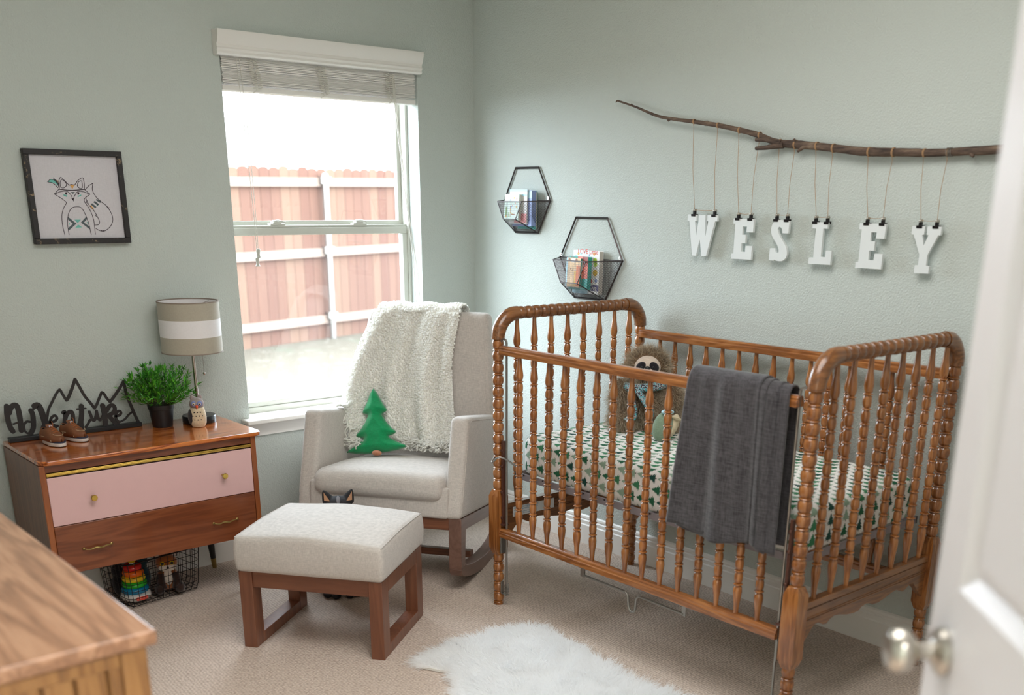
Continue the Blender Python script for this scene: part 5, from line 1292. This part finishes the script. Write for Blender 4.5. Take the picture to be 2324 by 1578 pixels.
# ------------------------------------------------------------------ hexagonal wire baskets on the right wall
M['wire'] = plain('thin_dark_wire', (78, 70, 70), 0.4, 0.6)
M['baskettube'] = plain('gunmetal_tube', (72, 66, 66), 0.35, 0.7)
def hexbasket(yc, zc, S, lab):
    t = wthing('wire_wall_basket', lab, 'wall basket', (XW, yc, zc), 'hexagonal wire baskets on the right wall')
    h_ = S * math.sqrt(3) / 2; x0 = XW - 0.007
    V = [(yc + S / 2, zc + h_), (yc - S / 2, zc + h_), (yc - S, zc), (yc - S / 2, zc - h_), (yc + S / 2, zc - h_), (yc + S, zc)]
    b = MB(); w = 0.0037
    for i in range(6):
        p, q = V[i], V[(i + 1) % 6]; b.tube([(x0, *p), (x0, *q)], w * 1.25, 4, up=(1, 0, 0)); b.ell((x0, *p), w * 1.2, 8, 6)
    b.build('hexagon_frame', 'baskettube', t, smooth=0)
    pr = 0.63 * S; xf = XW - pr; ycf = yc + 0.012
    A, B_ = (xf, ycf + 0.525 * S, zc - 0.005), (xf, ycf - 0.525 * S, zc - 0.005)
    D, E_ = (xf, ycf + 0.27 * S, zc - 0.50 * S), (xf, ycf - 0.27 * S, zc - 0.50 * S)
    HL, HR, BL, BR = (x0, *V[5]), (x0, *V[2]), (x0, *V[4]), (x0, *V[3])
    b = MB()
    for p, q in ((A, B_), (A, D), (B_, E_), (D, E_), (A, HL), (B_, HR), (D, BL), (E_, BR)): b.tube([p, q], 0.0022, 6)
    for p, q in ((HL, HR),): b.tube([p, q], 0.0020, 6)
    b.build('pocket_frame', 'baskettube', t)
    def grid(P, name, sp=0.0085, diag=False):
        P = [Vector(p) for p in P]; n_ = (P[1] - P[0]).cross(P[2] - P[0]).normalized(); ex = (P[1] - P[0]).normalized(); ey = n_.cross(ex)
        if diag: ex, ey = (ex + ey).normalized(), (ey - ex).normalized()
        uv_ = [((p - P[0]).dot(ex), (p - P[0]).dot(ey)) for p in P]; b = MB()
        for ax in (0, 1):
            lo_, hi_ = min(u[ax] for u in uv_), max(u[ax] for u in uv_); c_ = lo_ + sp * 0.5
            while c_ < hi_:
                xs_ = []
                for i in range(len(uv_)):
                    p, q = uv_[i], uv_[(i + 1) % len(uv_)]
                    if (p[ax] - c_) * (q[ax] - c_) < 0: f_ = (c_ - p[ax]) / (q[ax] - p[ax]); xs_.append(p[1 - ax] + f_ * (q[1 - ax] - p[1 - ax]))
                xs_.sort()
                for i in range(0, len(xs_) - 1, 2):
                    pt = lambda o_: P[0] + (ex * c_ + ey * o_ if ax == 0 else ex * o_ + ey * c_)
                    b.tube([pt(xs_[i]), pt(xs_[i + 1])], 0.00062, 3, cap=False)
                c_ += sp
        b.build(name, 'wire', t, smooth=0)
    grid([A, B_, E_, D], 'wire_mesh_front'); grid([B_, HR, BR, E_], 'wire_mesh_side', diag=True); grid([HL, A, D, BL], 'wire_mesh_side', diag=True); grid([D, E_, BR, BL], 'wire_mesh_bottom')
    grid([HL, HR, BR, BL], 'wire_mesh_back')
    b = MB()
    for s_ in (-1, 1): b.tube([(x0 - 0.006, yc + s_ * (S * 0.94) + 0.004 * math.cos(q), zc + 0.011 + 0.0055 * math.sin(q)) for q in [2 * PI * m_ / 12 for m_ in range(13)]], 0.0012, 5)
    b.build('hanger_eye', 'nickel', t)
    return t
hexbasket(3.733, 1.494, 0.157, 'smaller hexagonal wire wall basket, upper left near the corner')
hexbasket(3.315, 1.264, 0.190, 'larger hexagonal wire wall basket, lower right nearer the crib')
# books: boards that lean back in the baskets; cover (faces the room) and page edge towards the camera
def bcol(name, rgb): M[name] = plain(name, rgb, 0.45, var=0.02); return name
M['pages'] = plain('page_edges', (206, 200, 190), 0.8)
def book(lab, yl, yr, z0, z1, xb, th_, cover, spine, deco=(), group='picture books in the wall baskets', lean=3):
    t = thing('picture_book', lab, 'book', (xb, (yl + yr) / 2, z0), (0, R(lean), 0), group)
    setorg(); w = yl - yr; h_ = z1 - z0
    b = MB(); b.box(-th_, -th_ + 0.0018, -w / 2, w / 2, 0, h_); b.box(-0.0018, 0, -w / 2, w / 2, 0, h_); b.box(-th_, 0, w / 2 - 0.0018, w / 2, 0, h_); b.build('book_cover', cover, t, bevel=0.0004)
    MB().box(-th_ + 0.0018, -0.0018, -w / 2 + 0.001 , w / 2 - 0.002, 0.002, h_ - 0.002).build('page_block', spine, t, smooth=0)
    for (mn, kind, pts) in deco:
        b = MB()
        for q in pts:
            if kind == 'dot': b.lathe([(q[2], 0), (q[2], 0.0004)], 12, (-th_, w / 2 - q[0] * w, q[1] * h_), (-1, 0, 0))
            elif kind == 'rect': b.box(-th_ - 0.0004, -th_, w / 2 - q[2] * w, w / 2 - q[0] * w, q[1] * h_, q[3] * h_)
            elif kind == 'line': b.tube([(-th_ - 0.0002, w / 2 - u * w, v * h_) for u, v in q], 0.0009, 4)
        b.build('cover_art', mn, t, smooth=0)
    return t
for n_, c3 in (('mint', (206, 226, 214)), ('paleblue', (176, 214, 226)), ('periwinkle', (136, 152, 196)), ('coral', (232, 120, 100)), ('tealbook', (64, 164, 154)), ('giraffe', (226, 188, 140)), ('bookorange', (222, 112, 46)), ('bookwhite', (230, 226, 224)), ('lime', (176, 204, 74)), ('violet', (70, 60, 110)), ('mustard', (214, 172, 60)), ('brownink', (140, 80, 44)), ('redink', (214, 78, 60)), ('rose', (228, 150, 150)), ('greenband', (104, 148, 60))): bcol(n_, c3)
rng = random.Random(2)
dots = lambda n_, r_: [(rng.uniform(.12, .88), rng.uniform(.1, .85), r_) for _ in range(n_)]
bk1 = book('dark green edged board book at the very back of the upper wall basket', 3.775, 3.655, 1.374, 1.532, XW - 0.012, 0.012, 'tealbook', 'pages', lean=0)
book('periwinkle blue board book with a thick edge in the upper wall basket', 3.780, 3.650, 1.386, 1.536, XW - 0.026, 0.026, 'periwinkle', 'periwinkle', [('paleblue', 'rect', [(0, 0.78, 1, 0.97)])], lean=1)
book('pale blue and white picture book behind the mint one in the upper basket', 3.792, 3.672, 1.396, 1.540, XW - 0.055, 0.007, 'bookwhite', 'pages', [('paleblue', 'rect', [(0, 0.80, 1, 0.86), (0, 0.93, 1, 1.0)]), ('rose', 'rect', [(0.3, 0.02, 1, 0.3)])], lean=2)
book('mint green picture book with scattered coloured dots in front in the upper basket', 3.805, 3.705, 1.411, 1.520, XW - 0.066, 0.016, 'mint', 'pages', [('redink', 'dot', dots(5, .0028)), ('mustard', 'dot', dots(6, .004)), ('periwinkle', 'dot', dots(3, .0035)), ('greenband', 'rect', [(.12, .15, .20, .5), (.3, .12, .33, .3)]), ('brownink', 'rect', [(.42, .12, .46, .55), (.5, .2, .75, .24)])], lean=4)
w1 = book('white picture book titled in orange letters, tallest in the lower basket', 3.392, 3.232, 1.122, 1.298, XW - 0.014, 0.024, 'bookwhite', 'pages', [('lime', 'dot', [(.84, .78, .012), (.86, .7, .011)]), ('mustard', 'dot', [(.2, .92, .006), (.86, .5, .014), (.8, .93, .007)]), ('paleblue', 'rect', [(0, 0, .6, .16)]), ('violet', 'rect', [(.66, .08, 1, .22)]), ('periwinkle', 'dot', [(.9, .32, .008), (.62, .9, .004)]), ('redink', 'dot', [(.72, .3, .008)]), ('paleblue', 'dot', [(.1, .85, .008), (.3, .92, .006)])], lean=1)
text('title', 'LOVE Little', 0.026, 'redink', w1, (-0.0246, 0.052, 0.163), (R(90), 0, R(-90)), 0.0002)
text('title', 'Dog', 0.024, 'bookwhite', w1, (-0.0254, -0.030, 0.020), (R(90), 0, R(-90)), 0.0002)
book('teal board book standing behind the giraffe one in the lower basket', 3.386, 3.272, 1.138, 1.274, XW - 0.044, 0.022, 'tealbook', 'tealbook', [('coral', 'rect', [(.45, .35, 1, 1.0)]), ('rose', 'rect', [(.7, .72, 1, 1.0)])], lean=2)
g1 = book('board book with a giraffe on its cover in front in the lower basket', 3.392, 3.306, 1.149, 1.268, XW - 0.068, 0.012, 'giraffe', 'tealbook', [('paleblue', 'rect', [(0, 0, .1, 1)]), ('bookorange', 'rect', [(.72, .05, 1, .75)]), ('brownink', 'dot', [(.34, .62, .004), (.7, .92, .007), (.2, .93, .006)]), ('bookwhite', 'rect', [(.36, .84, .62, .97)]), ('brownink', 'line', [[(.42, .55), (.5, .62), (.46, .72)], [(.3, .98), (.33, 1.03), (.5, 1.01), (.6, 1.03)]]), ('mustard', 'rect', [(.6, .05, .72, .55)])], lean=4)

# ------------------------------------------------------------------ plush sloth on the mattress
a = NT('plush_fur'); hi = a.n('ShaderNodeHairInfo'); cmix = a.ramp(hi.outputs['Random'], [(0, srgb(52, 38, 28)), (0.4, srgb(104, 80, 56)), (0.75, srgb(172, 146, 114)), (1, srgb(214, 200, 178))])
cmix = a.mix(a.mt('MULTIPLY', hi.outputs['Intercept'], 0.6), cmix, srgb(206, 190, 164)); M['plushfur'] = a.fin(cmix, 0.8)
M['plushbase'] = plain('plush_base', (104, 82, 60), 0.95)
M['facefelt'] = fabric('pale_face_plush', (206, 188, 174), 600); M['eyepatch'] = fabric('dark_eye_patch', (34, 30, 36), 600)
SL = Vector((2.925, 2.715, 0.680)); sr = -47
sl = thing('plush_sloth', 'shaggy brown plush sloth with a pale masked face sitting in the crib', 'plush toy', SL, (0, 0, R(sr)))
setorg(); b = MB(); els = [((0, 0.0, 0.075), (0.085, 0.075, 0.085)), ((0, 0.005, 0.140), (0.070, 0.062, 0.070)), ((0, -0.01, 0.225), (0.078, 0.070, 0.070)), ((-0.085, -0.045, 0.035), (0.045, 0.070, 0.038)), ((0.085, -0.045, 0.035), (0.045, 0.070, 0.038)), ((-0.095, -0.01, 0.11), (0.035, 0.045, 0.070)), ((0.10, -0.03, 0.10), (0.035, 0.050, 0.065))]
for c1, r1 in els: b.ell(c1, r1, 20, 12)
o = b.build('plush_body', 'plushbase', sl, smooth=180); remesh(o, 0.006, 3)
rng_ = np.random.default_rng(5); roots = []; nrm = []
for c1, r1 in els:
    n_ = int(5200 * (r1[0] * r1[1] + r1[1] * r1[2]) / 0.011); d = rng_.normal(0, 1, (n_, 3)); d /= np.linalg.norm(d, axis=1)[:, None]
    roots.append(np.array(c1) + d * np.array(r1) * 0.97); nn = d / np.array(r1); nrm.append(nn / np.linalg.norm(nn, axis=1)[:, None])
roots = np.vstack(roots); nrm = np.vstack(nrm)
face = (roots[:, 1] < -0.055) & (np.hypot(roots[:, 0], roots[:, 2] - 0.232) < 0.047)
keep = ~face & (roots[:, 2] > 0.004); roots, nrm = roots[keep], nrm[keep]
up = (roots[:, 2] > 0.20)[:, None]; dirs = nrm + np.where(up, np.array([0, 0.1, 0.35]), np.array([0, -0.1, -0.5]))
hair('shaggy_fur', roots, dirs, 0.030, 0.00045, 'plushfur', sl, k=5, droop=0.25, curl=0.28, seed=2, jit=0.26)['kind'] = 'stuff'
MB().ell((0, -0.064, 0.232), (0.049, 0.026, 0.044), 24, 14, rot=(R(-12), 0, 0)).build('face', 'facefelt', sl)
for s_ in (-1, 1): MB().ell((s_ * 0.025, -0.082, 0.238), (0.021, 0.0085, 0.0155), 16, 10, rot=(R(-12), R(s_ * 38), R(s_ * 12))).build('eye_patch', 'eyepatch', sl); MB().ell((s_ * 0.021, -0.0905, 0.237), (0.0045, 0.003, 0.0045)).build('eye', 'black', sl)
MB().ell((0, -0.0935, 0.233), (0.0105, 0.006, 0.009)).build('nose', 'black', sl)
a = NT('speckled_knit'); v = a.co(); f = a.noise(v, 180, 1, 0.5); M['knit'] = a.fin(a.ramp(f, [(0.42, srgb(44, 46, 58)), (0.47, srgb(222, 222, 224)), (0.53, srgb(70, 74, 84)), (0.58, srgb(52, 184, 196))]), 0.9)
for n__ in a.t.nodes:
    if n__.bl_idname == 'ShaderNodeValToRGB': n__.color_ramp.interpolation = 'CONSTANT'
b = MB(); b.tube([(0.083 * math.cos(t), 0.0 + 0.076 * math.sin(t), 0.165 + 0.012 * math.sin(t + 1)) for t in [2 * PI * k / 24 for k in range(25)]], 0.017, 10)
b.tube(cr([(-0.05, -0.075, 0.165), (-0.055, -0.098, 0.12), (-0.045, -0.105, 0.06), (-0.07, -0.115, 0.035)], 5), 0.016, 10, flat=0.6); b.tube(cr([(-0.04, -0.085, 0.16), (-0.01, -0.105, 0.12), (0.02, -0.115, 0.075), (0.01, -0.125, 0.05)], 5), 0.016, 10, flat=0.6)
b.build('knitted_scarf', 'knit', sl, smooth=60)
ht = thing('quilted_toy', 'small sage green quilted toy with a cream side leaning against the sloth', 'plush toy', Vector((2.79, 2.500, 0.676)), (0, 0, R(sr + 10)))
M['sage'] = fabric('sage_quilt', (128, 148, 126), 500); M['creamp'] = fabric('cream_plush', (206, 190, 160), 500)
b = MB(); b.ell((0, 0, 0.052), (0.038, 0.026, 0.056), 20, 12, rot=(0, R(14), 0)); b.build('quilted_body', 'sage', ht)
MB().ell((0.032, 0.004, 0.05), (0.022, 0.020, 0.050), 16, 10, rot=(0, R(24), 0)).build('cream_side', 'creamp', ht)
b = MB(); b.tube([(0.02, -0.018, 0.095), (0.05, -0.022, 0.088), (0.075, -0.01, 0.068), (0.082, 0.0, 0.045)], 0.004, 8); b.build('strap', 'creamp', ht); MB().ell((0.012, -0.012, 0.108), (0.024, 0.018, 0.009), 14, 8).build('blue_collar', 'paleblue', ht)

# ------------------------------------------------------------------ sheepskin rug
a = NT('white_fleece'); hi = a.n('ShaderNodeHairInfo'); M['fleece'] = a.fin(a.ramp(hi.outputs['Random'], [(0, srgb(242, 243, 243)), (1, srgb(255, 255, 255))]), 0.75); translucent(M['fleece'], 0.5, (1, 1, 1, 1))
M['hide'] = plain('fleece_base', (228, 226, 220), 0.95)
rug = wthing('sheepskin_rug', 'fluffy white sheepskin rug lying on the carpet between the footstool and the crib', 'rug', (2.08, 2.15, 0))
RG = [(1.835, 2.700), (1.92, 2.722), (2.02, 2.735), (2.14, 2.722), (2.26, 2.712), (2.335, 2.665), (2.335, 2.58), (2.325, 2.42), (2.305, 2.28), (2.275, 2.13), (2.30, 1.97), (2.325, 1.82), (2.27, 1.62), (2.12, 1.48), (1.94, 1.45), (1.78, 1.56), (1.72, 1.75), (1.75, 2.0), (1.74, 2.2), (1.765, 2.38), (1.82, 2.47), (1.86, 2.545), (1.835, 2.61), (1.815, 2.66)]
RGs = [tuple(p) for p in smooth_poly(RG, set(), 5)]
MB().prism(RGs, (0, 0, 0.002), (1, 0, 0), (0, 1, 0), (0, 0, 1), 0.008).build('hide', 'hide', rug, smooth=30, fix=True)
rng_ = np.random.default_rng(9); pts = []
Pn = np.array(RGs); lo_, hi_ = Pn.min(0), Pn.max(0)
Q = rng_.uniform(lo_, hi_, (120000, 2)); ins = np.zeros(len(Q), bool)
for i in range(len(Pn)):
    x1, y1 = Pn[i]; x2, y2 = Pn[(i + 1) % len(Pn)]
    cnd = (y1 > Q[:, 1]) != (y2 > Q[:, 1]); ins ^= cnd & (Q[:, 0] < (x2 - x1) * (Q[:, 1] - y1) / (y2 - y1 + 1e-12) + x1)
Q = Q[ins][:64000]
cen = np.array([2.06, 2.2]); out_ = (Q - cen) / np.array([0.30, 0.55]); rad_ = np.linalg.norm(out_, axis=1)[:, None]
nx = np.array([mnoise.noise((x * 14, y * 14, 0.3)) for x, y in Q]); ny = np.array([mnoise.noise((x * 14, y * 14, 7.3)) for x, y in Q]); nz_ = np.array([mnoise.noise((x * 45, y * 45, 3.3)) for x, y in Q])
hx_ = out_[:, 0] * 0.75 + nx * 1.1 + nz_ * 0.5; hy_ = out_[:, 1] * 0.75 + ny * 1.1 + 0.2 - nz_ * 0.4
dirs = np.stack([hx_, hy_, np.full(len(Q), 0.75) - 0.25 * rad_[:, 0].clip(0, 1.6)], 1); dirs /= np.linalg.norm(dirs, axis=1)[:, None]
ho = hair('fleece', np.c_[Q, np.full(len(Q), 0.009)], dirs, 0.052, 0.00085, 'fleece', rug, k=5, droop=0.30, curl=0.12, seed=4, jit=0.16); ho['kind'] = 'stuff'

# ------------------------------------------------------------------ old oak chest in the foreground
oc_ = wthing('oak_chest', 'worn oak chest with a planked end standing in the left foreground', 'chest', (0.32, 2.2, 0))
cx0, cx1, cy0, cy1, cz = 0.03, 0.575, 1.675, 2.85, 0.772
MB().box(cx0 - 0.01, 0.591, 1.659, 2.87, cz, 0.800).build('chest_top', 'oak', oc_, bevel=0.006, seg=3)
b = MB(); b.box(cx0, cx1 - 0.02, cy0 + 0.02, cy1, 0.06, cz); b.build('carcass', 'oakface', oc_, smooth=0)
b = MB(); x = cx0 + 0.045
while x < cx1 - 0.06: b.box(x + 0.003, x + 0.051, cy0 + 0.008, cy0 + 0.022, 0.06, cz - 0.03); x += 0.054
b.build('plank_panel', 'oakface', oc_, bevel=0.003)
for x0_, x1_ in ((cx0, cx0 + 0.04), (cx1 - 0.045, cx1)): MB().box(x0_, x1_, cy0, cy0 + 0.04, 0.0, cz).build('corner_post', 'oakface', oc_, bevel=0.003)
for x0_, x1_ in ((cx0, cx0 + 0.04), (cx1 - 0.045, cx1)): MB().box(x0_, x1_, cy1 - 0.04, cy1, 0.0, cz).build('corner_post', 'oakface', oc_, bevel=0.003)
MB().box(cx0 + 0.04, cx1 - 0.045, cy0 + 0.004, cy0 + 0.022, cz - 0.032, cz).build('end_rail', 'oakface', oc_, bevel=0.002)
for k in range(3):
    z0 = 0.08 + k * 0.228; dw = MB().box(cx1 - 0.022, cx1 - 0.004, cy0 + 0.05, cy1 - 0.05, z0, z0 + 0.218).build('drawer', 'oakface', oc_, bevel=0.003)
    for y in (1.95, 2.58): MB().lathe([(0.006, 0), (0.006, 0.012), (0.015, 0.02), (0.012, 0.03), (0, 0.032)], 16, (cx1 - 0.004, y, z0 + 0.11), (1, 0, 0), cap=False).build('drawer_knob', 'brassdull', dw)

# ------------------------------------------------------------------ wire basket of toys under the dresser
BO = Vector((1.40, 3.915, 0.0)); brz = 10
wb = thing('wire_floor_basket', 'dark wire basket of toys on the carpet beneath the dresser', 'basket', BO, (0, 0, R(brz)))
setorg(); bw_, bd_, bh_ = 0.165, 0.105, 0.185
def rrect(w, d, r, z, n_=6):
    o_ = []
    for cxn, cyn, a0 in ((1, 1, 0), (-1, 1, 90), (-1, -1, 180), (1, -1, 270)):
        for k in range(n_ + 1): t = R(a0 + 90 * k / n_); o_.append((cxn * (w - r) + r * math.cos(t), cyn * (d - r) + r * math.sin(t), z))
    return o_ + [o_[0]]
def bshape(t): return 0.90 + 0.10 * t   # flares towards the rim
b = MB()
for k in range(7):
    z = 0.012 + (bh_ - 0.012) * k / 6; f_ = bshape(k / 6); b.tube(rrect(bw_ * f_, bd_ * f_, 0.03, z), 0.0012 if k < 6 else 0.0028, 5, cap=False)
for i in range(12):
    x = -bw_ + 0.012 + (2 * bw_ - 0.024) * i / 11
    b.tube([(x, -bd_, bh_), (x * .93, -bd_ * .93, 0.04), (x * .9, -bd_ * .86, 0.012), (x * .9, -bd_ * .80, 0.006), (x * .9, bd_ * .80, 0.006), (x * .9, bd_ * .86, 0.012), (x * .93, bd_ * .93, 0.04), (x, bd_, bh_)], 0.0012, 5)
for i in range(7):
    y = -bd_ + 0.014 + (2 * bd_ - 0.028) * i / 6
    b.tube([(-bw_, y, bh_), (-bw_ * .93, y * .93, 0.04), (-bw_ * .87, y * .9, 0.012), (-bw_ * .82, y * .9, 0.007), (bw_ * .82, y * .9, 0.007), (bw_ * .87, y * .9, 0.012), (bw_ * .93, y * .93, 0.04), (bw_, y, bh_)], 0.0012, 5)
b.build('wire_cage', 'darkmetal', wb, smooth=60)
b = MB()
for s_ in (-1, 1): b.tube(cr([(s_ * bw_, -0.045, bh_), (s_ * (bw_ + 0.004), -0.04, bh_ + 0.022), (s_ * (bw_ + 0.004), 0, bh_ + 0.030), (s_ * (bw_ + 0.004), 0.04, bh_ + 0.022), (s_ * bw_, 0.045, bh_)], 4), 0.0028, 6)
b.build('basket_handle', 'darkmetal', wb)
Mb = Matrix.Translation(BO) @ Matrix.Rotation(R(brz), 4, 'Z')
rs_ = thing('ring_stacker', 'rainbow stacking ring toy on a white rocking base in the wire basket', 'toy', Mb @ Vector((-0.088, -0.020, 0.009)), (0, 0, R(-12)))
MB().lathe([(0.0, 0.0), (0.030, 0.0), (0.052, 0.010), (0.058, 0.020), (0.056, 0.030), (0.046, 0.034), (0.0, 0.034)], 36, cap=False).build('rocking_base', 'sole', rs_)
MB().lathe([(0.014, 0.03), (0.010, 0.158)], 16).build('cone', 'white', rs_)
z = 0.046
for nm_, c3, r_ in (('blue', (20, 120, 160), 0.052), ('green', (44, 172, 44), 0.048), ('yellow', (236, 196, 34), 0.044), ('orange', (240, 110, 26), 0.040), ('red', (206, 40, 36), 0.036)):
    M['ring' + nm_] = plain('ring_' + nm_, c3, 0.25, var=0.02)
    MB().lathe([(r_ - 0.013 + 0.013 * math.cos(t), z + 0.0125 * math.sin(t)) for t in [2 * PI * k / 14 for k in range(15)]], 32, cap=False).build('ring', 'ring' + nm_, rs_, label=nm_ + ' plastic ring')
    z += 0.0225
MB().ell((0, 0, z + 0.004), (0.016, 0.016, 0.012)).build('knob', 'ringyellow', rs_)
b = MB()
for k in range(7): t = R(-96 + k * 6 + 6); b.lathe([(0.0075, 0), (0.0075, 0.0015)], 12, (0.0562 * math.cos(t), 0.0562 * math.sin(t), 0.020), (math.cos(t), math.sin(t), 0))
lb = b.build('maker_label', 'redink', rs_)
# plush fox
PF = Mb @ Vector((0.055, -0.022, 0.010)); pf = thing('plush_fox', 'seated brown plush fox with yellow eyes and a white muzzle in the wire basket', 'plush toy', PF, (0, 0, R(-16)))
M['foxfur'] = fabric('russet_plush', (162, 92, 40), 400, sheen=0.6); M['foxwhite'] = fabric('cream_fox_plush', (226, 212, 200), 400); M['foxdark'] = fabric('dark_brown_plush', (52, 34, 28), 400)
b = MB(); b.ell((0, 0, 0.050), (0.042, 0.036, 0.052)); b.ell((0, -0.008, 0.118), (0.043, 0.037, 0.036)); remesh(b.build('plush_body', 'foxfur', pf, smooth=180), 0.004, 2)
b = MB(); b.ell((0, -0.030, 0.104), (0.034, 0.022, 0.017)); b.ell((0, -0.028, 0.062), (0.018, 0.014, 0.034)); b.build('white_muzzle_and_chest', 'foxwhite', pf)
for s_ in (-1, 1):
    b = MB(); b.ell((s_ * 0.038, -0.045, 0.022), (0.020, 0.034, 0.020)); b.build('hind_leg', 'foxdark', pf)
    b = MB(); b.tube([(s_ * 0.028, -0.026, 0.075), (s_ * 0.030, -0.042, 0.05), (s_ * 0.024, -0.050, 0.022)], [0.014, 0.014, 0.015], 12); b.build('front_leg', 'foxdark', pf)
    b = MB(); b.prism([(-0.017, 0), (0.017, 0), (0.004, 0.034), (-0.004, 0.034)], (s_ * 0.028, -0.004, 0.142), (0.92, 0, -s_ * 0.38), (s_ * 0.38, 0, 0.92), (0, 1, 0), 0.008); b.build('ear', 'foxdark', pf, bevel=0.002)
    b = MB(); b.prism([(-0.012, 0.002), (0.012, 0.002), (0.002, 0.027), (-0.002, 0.027)], (s_ * 0.028, -0.006, 0.142), (0.92, 0, -s_ * 0.38), (s_ * 0.38, 0, 0.92), (0, 1, 0), 0.002); b.build('inner_ear', 'foxwhite', pf)
    MB().ell((s_ * 0.018, -0.041, 0.124), (0.009, 0.005, 0.009)).build('eye', 'ringyellow', pf); MB().ell((s_ * 0.018, -0.0452, 0.124), (0.006, 0.003, 0.006)).build('pupil', 'black', pf)
MB().ell((0, -0.053, 0.110), (0.005, 0.004, 0.004)).build('nose', 'black', pf)
nt_ = thing('navy_toy', 'dark teal knitted toy between the ring stacker and the plush fox', 'plush toy', Mb @ Vector((-0.018, 0.048, 0.010)), (0, 0, 0))
M['navyknit'] = fabric('dark_teal_knit', (34, 62, 70), 300); b = MB(); b.ell((0, 0, 0.055), (0.038, 0.034, 0.055)); b.ell((0.0, 0, 0.125), (0.032, 0.030, 0.032)); remesh(b.build('toy_body', 'navyknit', nt_, smooth=180), 0.005, 2)
nt2 = thing('black_toy', 'dark stuffed toy pressed against the left end of the wire basket', 'plush toy', Mb @ Vector((-0.108, 0.062, 0.010)), (0, 0, 0))
M['blackknit'] = fabric('black_plush', (30, 28, 32), 300); b = MB(); b.ell((0, 0, 0.05), (0.024, 0.028, 0.048)); b.ell((0.0, 0.0, 0.105), (0.022, 0.024, 0.028)); remesh(b.build('toy_body', 'blackknit', nt2, smooth=180), 0.005, 2)
